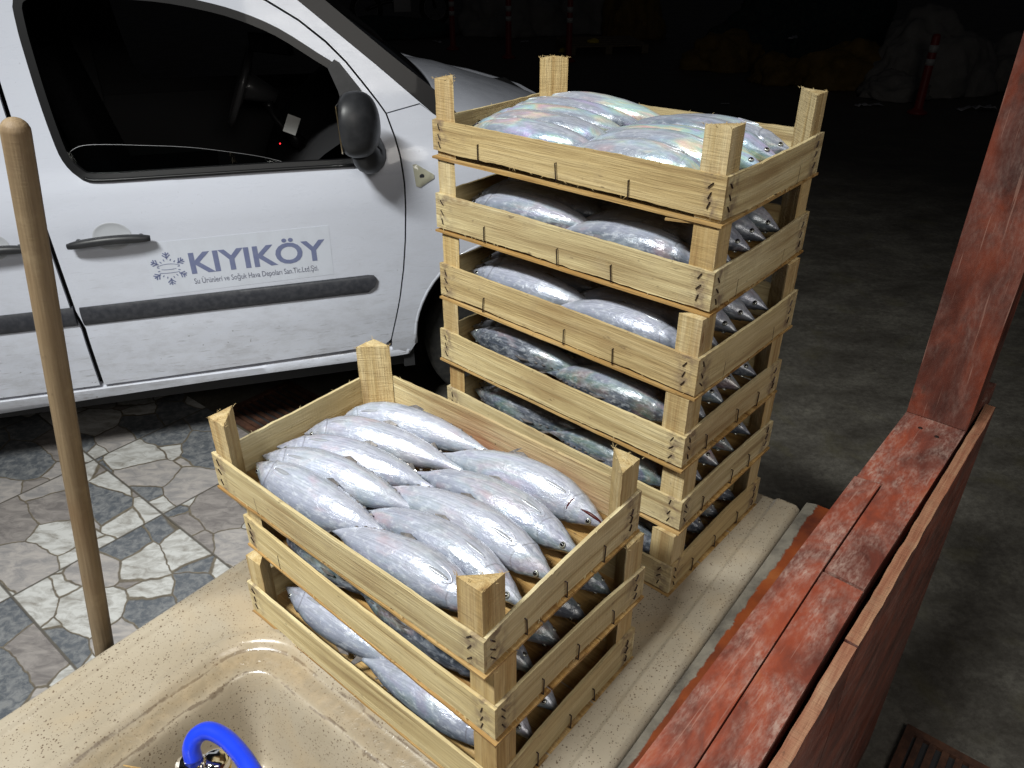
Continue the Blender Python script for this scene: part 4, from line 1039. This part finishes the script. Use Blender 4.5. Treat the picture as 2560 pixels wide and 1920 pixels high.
# hood, cowl, screen, roof, rear, front
def grid(fn, nu, nv):
    bm = bmesh.new(); G = [[bm.verts.new(fn(i / nu, j / nv)) for j in range(nv + 1)] for i in range(nu + 1)]
    for i in range(nu):
        for j in range(nv): bm.faces.new((G[i][j], G[i + 1][j], G[i + 1][j + 1], G[i][j + 1]))
    return bm
HS = [.56, .75, .92, 1.10, 1.30, 1.46, 1.56]; HH = [1.235, 1.205, 1.150, 1.095, 1.01, .92, .82]
def hood(u, v):
    e = abs(2 * v - 1); s = .56 + (1.56 - .56) * u; s2 = s - .10 * e ** 2 * (1 if u > .5 else .3) - .02 * e
    y = VW * .5 + (VW * .5 - .14 - .10 * u) * (2 * v - 1)
    return Vector((s2, y, interp(s, HS, HH) - .060 * e ** 2.5))
o = fin('hood', grid(hood, 20, 24), M['paint'], van, True)
m_ = o.modifiers.new('t', 'SOLIDIFY'); m_.thickness = .015
bm = grid(lambda u, v: Vector((.44 + .17 * u - .05 * (2 * v - 1) ** 2, VW * .5 + (VW * .5 - .10) * (2 * v - 1), 1.222 - .028 * u - .030 * abs(2 * v - 1) ** 2)), 4, 16); fin('wiper_cowl', bm, M['black_plastic'], van, True)
def screen(u, v):
    e = 2 * v - 1; s = .50 - .78 * u - .04 * (1 - e * e) * -1; h = 1.205 + .575 * u ** .92
    hw = VW * .5 - (.085 + .125 * u)
    return Vector((.50 - .80 * u + .10 * (1 - e * e) * (1 - .4 * u), VW * .5 + hw * e, h + .02 * (1 - e * e)))
o = fin('windscreen', grid(screen, 12, 16), M['dglass'], van, True)
# black strips along both A pillars
for sg, fn in (('n', side), ('f', farside)):
    P = [(.101, 1.566), (.326, 1.371), (.499, 1.216), (.585, 1.142), (.63, 1.152), (.524, 1.276), (.363, 1.409), (.186, 1.562), (.02, 1.675), (-.03, 1.655)]
    o = fin('pillar_trim', sheet(P, [], lambda s, h, o: fn(s, h, -.004 + o), .02, .04), M['black_gloss'], van); shade_auto(o)
def roof(u, v):
    e = 2 * v - 1; s = -.24 - 2.20 * u; return Vector((s, VW * .5 + (VW * .5 - .235) * e, 1.80 + .025 * (1 - e * e) - .03 * (1 - u) ** 6))
o = fin('roof', grid(roof, 16, 12), M['paint'], van, True); m_ = o.modifiers.new('t', 'SOLIDIFY'); m_.thickness = .02
bm = grid(lambda u, v: Vector((-2.60 + .12 * u ** 2, VW * .5 + (VW * .5 - .05 - .17 * u) * (2 * v - 1), .36 + 1.42 * u)), 8, 10); fin('tailgate', bm, M['paint'], van, True)
bm = grid(lambda u, v: Vector((1.60 - .10 * (2 * v - 1) ** 4 * 2 + .03 * sin(pi * u), VW * .5 + (VW * .5 - .20) * (2 * v - 1), .28 + .56 * u)), 8, 16); fin('front_bumper', bm, M['paint'], van, True)
for y in (.26, VW - .26):
    bm = bmesh.new(); lathe(bm, [(.001, .04), (.06, .035), (.10, .01), (.105, 0)], 24, Matrix.Translation((1.47, y, .80)) @ Matrix.Rotation(radians(80), 4, 'Y')); fin('headlight', bm, M['headlight'], van, True)
# far side with its window openings
fo_ = [p for p in rail_out]
far_sil = [(.340, .33), (-1.586, .30)] + rarch + [(-2.36, .32), (-2.60, .38), (-2.63, .70), (-2.62, 1.2), (-2.56, 1.6), (-2.48, 1.78), (-2.35, 1.80), (-.50, 1.795), (-.28, 1.765), (-.13, 1.715), (-.02, 1.655), (.101, 1.564), (.326, 1.369), (.497, 1.215), (.80, 1.115), (1.02, 1.065), (1.30, .98), (1.52, .86), (1.56, .60), (1.50, .34), (1.12, .32)] + arch[1:-1]
o = fin('body_side', sheet(far_sil, [win, sd_win], farside, .03, .06), M['paint_far'] if 'paint_far' in M else M['paint'], van); shade_auto(o, 50)
bm = bmesh.new(); box(bm, -2.5, -.80, VW - .22, VW - .205, 1.03, 1.72); 
fin('load_wall', bm, M['cabin'], van)
bm = sheet([(.30, .36), (.33, 1.19), (.10, 1.53), (-.25, 1.70), (-2.5, 1.72), (-2.5, .36)], [ins(win, .012)], lambda s, h, o: farside(s, h, .036 + o), .01, .06); fin('far_lining', bm, M['cabin'], van)
# near inner lining of the door below the sill and bulkhead, seats, dashboard
bm = bmesh.new(); box(bm, -.98, -.93, .20, VW - .20, .36, 1.74); fin('bulkhead', bm, M['cabin'], van)
for y in (.42, 1.38):
    bm = bmesh.new(); box(bm, -.82, -.34, y - .24, y + .24, .62, .76, 6, 6, 3)
    for v in bm.verts: v.co.z += .03 * cos((v.co.y - y) / .24 * 1.4)
    sobj = fin('seat', bm, M['seat'], van, True)
    bm = bmesh.new(); box(bm, -.10, .0, -.24, .24, 0, .58, 3, 8, 8)
    for v in bm.verts:
        f = v.co.z / .58; v.co.y *= 1 - .2 * f ** 3; v.co.x -= .14 * f; v.co.x += .02 * cos(v.co.y / .24 * 1.5); v.co += Vector((-.74, y, .74))
    fin('seat_back', bm, M['seat'], sobj, True)
    bm = bmesh.new(); box(bm, -.05, .05, -.12, .12, 0, .17, 4, 6, 4)
    for v in bm.verts: v.co += Vector((-.93 + .0, y, 1.34))
    fin('head_rest', bm, M['seat'], sobj, True)
bm = grid(lambda u, v: Vector((.42 - .50 * sin(u * pi / 2) * (1 + .1 * cos(v * 9)), .12 + (VW - .24) * v, 1.19 - .06 * u - .50 * (1 - cos(u * pi / 2)) + .05 * math.exp(-((v - .73) / .12) ** 2) * (1 - u))), 14, 20)
fin('dashboard', bm, M['cabin'], van, True)
sw = bmesh.new(); mt = Matrix.Translation((-.155, 1.30, 1.130)) @ Matrix.Rotation(radians(-66), 4, 'Y')
pts = [mt @ Vector((.185 * cos(2 * pi * k / 40), .185 * sin(2 * pi * k / 40), 0)) for k in range(41)]
tube(sw, pts, .015, 10, False); 
for a in (0, pi, -pi / 2):
    tube(sw, [mt @ Vector((.04 * cos(a), .04 * sin(a), -.02)), mt @ Vector((.18 * cos(a), .18 * sin(a), 0))], .012, 8)
lathe(sw, [(.001, .012), (.05, .006), (.062, -.03), (.03, -.16)], 20, mt)
o = fin('steering_wheel', sw, M['wheel_rim_black'], van, True)
bm = bmesh.new(); box(bm, -.012, .012, -.11, .11, -.036, .036, 1, 6, 4)
for v in bm.verts: v.co = Matrix.Translation((.0, .86, 1.350)) @ Matrix.Rotation(.75, 4, 'Z') @ v.co
o = fin('rear_view_mirror', bm, M['black_plastic'], van)
bm = bmesh.new(); box(bm, -.0155, -.0125, -.10, .10, -.030, .030)
for v in bm.verts: v.co = Matrix.Translation((.0, .86, 1.350)) @ Matrix.Rotation(.75, 4, 'Z') @ v.co
fin('mirror_glass', bm, M['rim'], o)
bm = bmesh.new(); tube(bm, [(.005, .87, 1.38), (.03, .90, 1.52)], .008, 8); fin('mirror_stalk', bm, M['black_plastic'], o)
bm = bmesh.new(); box(bm, -.025, .025, -.0008, .0008, -.035, .035)
for v in bm.verts: v.co = Matrix.Translation((.035, .62, 1.085)) @ Matrix.Rotation(radians(25), 4, 'Y') @ v.co
fin('paper_tag', bm, M['paper'], van)
bm = bmesh.new(); lathe(bm, [(.003, 0), (.002, .002)], 10, Matrix.Translation((-.020, .66, 1.006)) @ Matrix.Rotation(radians(60), 4, 'X')); fin('red_lamp', bm, M['led'], van)
bm = bmesh.new(); tube(bm, catmull([(.06, .75, .98), (-.02, .74, 1.08), (-.045, .74, 1.15)], 4), [.03, .026, .02, .016, .014, .013, .014, .018, .022][:9], 10); fin('gear_lever', bm, M['black_gloss'], van, True)
# indicator on the wing
tri = [(.408, 1.060), (.421, 1.062), (.478, 1.024), (.478, 1.012), (.428, .985), (.414, .990)]
o = fin('side_indicator', sheet(tri, [], lambda s, h, o: side(s, h, -.010 + o + .005 * min(1, dist_poly(s, h, tri) < .006)), .012, .010), M['lens'], van); shade_auto(o)
bm = bmesh.new(); lathe(bm, [(.009, 0), (.008, .001)], 14, Matrix.Translation(side(.436, 1.022, -.0095)) @ Matrix.Rotation(radians(90), 4, 'X')); fin('bulb', bm, M['trim_grey'], o)
# wheels
def wheel(sx, y, outer, turn=0):
    mt = Matrix.Translation((sx, y, .312)) @ Matrix.Rotation(turn, 4, 'Z') @ Matrix.Rotation(radians(90 if outer < 0 else -90), 4, 'X')
    t = bmesh.new(); lathe(t, [(.205, -.09), (.285, -.095), (.305, -.075), (.312, -.03), (.312, .03), (.305, .075), (.285, .095), (.205, .09)], 48, mt)
    w = fin('wheel', bmesh.new(), M['rim'], van); w.data.materials.clear()
    fin('tyre', t, M['rubber'], w, True)
    r = bmesh.new(); lathe(r, [(.21, -.085), (.205, .08), (.195, .085), (.18, .06), (.10, .045), (.06, .065), (.02, .07)], 40, mt)
    for k in range(8):
        a = 2 * pi * k / 8; lathe(r, [(.014, .052), (.014, .066)], 8, mt @ Matrix.Translation((.13 * cos(a), .13 * sin(a), 0)))
    fin('hub_cap', r, M['rim'], w, True)
wheel(WC_[0], .150, -1, radians(-12)); wheel(RC[0], .150, -1); wheel(WC_[0], VW - .150, 1, radians(-12)); wheel(RC[0], VW - .150, 1)

# ------------------------------------------------------------------ things in the dark yard
def bollard(x, y, h, label, lean=(0, 0)):
    t = thing('bollard', (x, y, 0), (lean[0], lean[1], 0), label, 'bollard', 'red and white bollards in the yard')
    bm = bmesh.new(); lathe(bm, [(.10, 0), (.10, .02), (.06, .04), (.045, .06), (.040, h - .02), (.030, h), (.001, h + .005)], 20); fin('tube', bm, M['post_red'], t, True)
    bm = bmesh.new(); lathe(bm, [(.043, h * .62), (.043, h * .70)], 20); fin('white_band', bm, M['post_white'], t, True)
    bm = bmesh.new(); lathe(bm, [(.043, h * .78), (.043, h * .87)], 20); fin('white_band', bm, M['post_white'], t, True)
bollard(-.9, 12.88, .76, 'red bollard with white bands standing furthest left, beyond the van hood')
bollard(-.05, 12.07, .78, 'red bollard directly behind the pale heap, second from left')
bollard(.79, 11.76, .80, 'red bollard above the back post of the top crate')
bollard(4.22, 8.46, .76, 'red and white bollard nearest, in front of the white sacks at right')
def heap(name, x, y, sx, sy, h, mat, label, cat, seed, sub=5):
    bm = bmesh.new(); bmesh.ops.create_icosphere(bm, subdivisions=sub, radius=1)
    for v in bm.verts:
        n = noise.fractal(v.co * 1.6 + Vector((seed, 0, 0)), 1, 2, 5); n2 = noise.noise(v.co * 9 + Vector((0, seed, 0)))
        k = 1 + .28 * n + .05 * abs(n2)
        v.co = Vector((v.co.x * sx * k, v.co.y * sy * k, max(-.15, v.co.z) * h * k * .95))
        if v.co.z < 0: v.co.z = .0
    o = fin(name, bm, M[mat], None, True); o.location = (x, y, 0); return tag(o, label, cat)
heap('sack', .0, 14.9, .95, .7, .80, 'sack', 'pale bulging sack behind the second bollard', 'sack', 1)
heap('sack', 1.6, 15.2, 1.0, .7, .85, 'sack', 'dim pale sack heap right of the third bollard', 'sack', 2.5)
heap('sack', 4.85, 9.75, .72, .55, .80, 'sack', 'round white sack behind the nearest bollard', 'sack', 4)
heap('sack', 4.35, 9.35, .40, .35, .26, 'sack', 'flattened white sack at the foot of the nearest bollard', 'sack', 6)
heap('sack', 6.1, 9.9, .55, .5, .6, 'sack', 'dim white sack beside the red post', 'sack', 16)
heap('tarpaulin', 4.05, 10.0, .62, .4, .48, 'tarp', 'large ochre tarpaulin bundle left of the white sack', 'tarpaulin', 7)
heap('tarpaulin', 3.30, 10.25, .36, .3, .34, 'tarp', 'small ochre tarpaulin bundle in the middle of the row', 'tarpaulin', 9)
heap('tarpaulin', 2.85, 11.3, .55, .4, .45, 'tarp', 'brownish tarpaulin heap furthest left of the row', 'tarpaulin', 11)
heap('tarpaulin', 2.0, 14.2, .5, .4, .95, 'tarp', 'dark ochre sack far back behind the crates', 'tarpaulin', 21)
heap('fishing_net', 4.3, 12.4, 1.5, .7, 1.0, 'net', 'dark green heap of nets behind the tarpaulins', 'net heap', 12)
heap('fishing_net', -2.2, 14.5, 1.2, .6, .30, 'net', 'low dark heap on the ground behind the van', 'net heap', 14)
# wooden pallet with rubbish
p = thing('pallet', (1.35, 12.9, 0), (0, 0, .15), 'low wooden pallet behind the third bollard', 'pallet')
for k in range(5):
    bm = bmesh.new(); box(bm, -.6, .6, -.5 + k * .22, -.38 + k * .22, .10, .12); fin('deck_board', bm, M['pallet'], p)
for k in range(3):
    bm = bmesh.new(); box(bm, -.6 + k * .55, -.5 + k * .55, -.5, .5, .0, .0995); fin('runner', bm, M['pallet'], p)
for i, (x, y, l, mt) in enumerate(((.78, 12.6, 'yellow scrap left of the pallet', 'yellow'), (1.22, 12.7, 'yellow scrap lying on the front of the pallet', 'yellow'))):
    o = heap('plastic_scrap', x, y, .09, .06, .06, mt, l, 'plastic scrap', i + 30, 3); o.location.z = .12 if i else 0
def litter(x, y, s, label, ang, seed, z=0):
    bm = bmesh.new(); n = 10; rows = []
    for i in range(n + 1):
        f = i / n; row = []
        for j in range(4):
            row.append(bm.verts.new((s * (f - .5), s * .25 * (j / 3 - .5) * (1 + .6 * noise.noise(Vector((f * 3, seed, 0)))) + s * .12 * sin(f * 4 + seed), .012 + s * .18 * abs(noise.noise(Vector((f * 4, j, seed)))))))
        rows.append(row)
    for a, b in zip(rows, rows[1:]):
        for j in range(3): bm.faces.new((a[j], a[j + 1], b[j + 1], b[j]))
    o = fin('litter', bm, M['litter'], None, True); m_ = o.modifiers.new('t', 'SOLIDIFY'); m_.thickness = .003; o.location = (x, y, z); o.rotation_euler = (0, 0, ang)
    tag(o, label, 'litter')
litter(2.32, 8.89, .09, 'single white plastic scrap on open ground above the top crate', .3, 1)
litter(3.54, 10.75, .22, 'white plastic strip in front of the small ochre bundle', 2.2, 2)
litter(3.75, 11.35, .26, 'long white plastic strip standing against the dark nets', 1.0, 3, .35)
litter(-1.2, 13.6, .22, 'white scrap on the ground left of the first bollard', 1.9, 4)
litter(.2, 13.4, .14, 'white crumpled cup right of the second bollard', .2, 5, .03)
litter(4.9, 8.6, .40, 'white torn plastic right of the nearest bollard', .1, 6)
litter(3.85, 8.8, .30, 'white torn plastic left of the nearest bollard', .4, 7)
# motorcycle in the dark behind the van
mo = thing('motorcycle', (-2.0, 15.6, 0), (0, 0, .25), 'parked motorcycle in the dark behind the van roofline', 'motorcycle')
for sx in (-.62, .62):
    bm = bmesh.new(); mt = Matrix.Translation((sx, 0, .30)) @ Matrix.Rotation(radians(90), 4, 'X'); pts = [mt @ Vector((.25 * cos(2 * pi * k / 32), .25 * sin(2 * pi * k / 32), 0)) for k in range(33)]
    tube(bm, pts, .045, 10, False); w = fin('wheel', bm, M['rubber'], mo, True)
    bm = bmesh.new(); pts = [mt @ Vector((.20 * cos(2 * pi * k / 32), .20 * sin(2 * pi * k / 32), 0)) for k in range(33)]; tube(bm, pts, .012, 8, False)
    for k in range(6): tube(bm, [mt @ Vector((0, 0, 0)), mt @ Vector((.20 * cos(k * pi / 3), .20 * sin(k * pi / 3), 0))], .006, 6)
    fin('rim', bm, M['rim'], w, True)
bm = bmesh.new(); tube(bm, catmull([(-.62, 0, .30), (-.25, 0, .42), (.10, 0, .45), (.42, 0, .80), (.50, 0, .98)], 5), .035, 8); tube(bm, [(.62, .06, .30), (.46, .05, .92)], .022, 8); tube(bm, [(.62, -.06, .30), (.46, -.05, .92)], .022, 8); tube(bm, [(.46, -.32, 1.0), (.46, .32, 1.0)], .015, 8); fin('frame', bm, M['moto'], mo, True)
bm = bmesh.new(); box(bm, -.14, .16, -.13, .13, .26, .50, 4, 3, 3); fin('engine', bm, M['rim'], mo)
bm = bmesh.new(); bmesh.ops.create_uvsphere(bm, u_segments=20, v_segments=12, radius=1)
for v in bm.verts: v.co = Vector((.14 + v.co.x * .24, v.co.y * .14, .72 + v.co.z * .12))
fin('fuel_tank', bm, M['post_red'], mo, True)
bm = bmesh.new(); box(bm, -.62, -.06, -.12, .12, .68, .75, 6, 3, 2)
for v in bm.verts: v.co.z += .05 * ((v.co.x + .3) / .3) ** 2
fin('saddle', bm, M['seat'], mo, True)

# ------------------------------------------------------------------ render settings
SC.render.engine = 'CYCLES'
SC.cycles.max_bounces = 6; SC.cycles.transparent_max_bounces = 8; SC.cycles.sample_clamp_indirect = 4
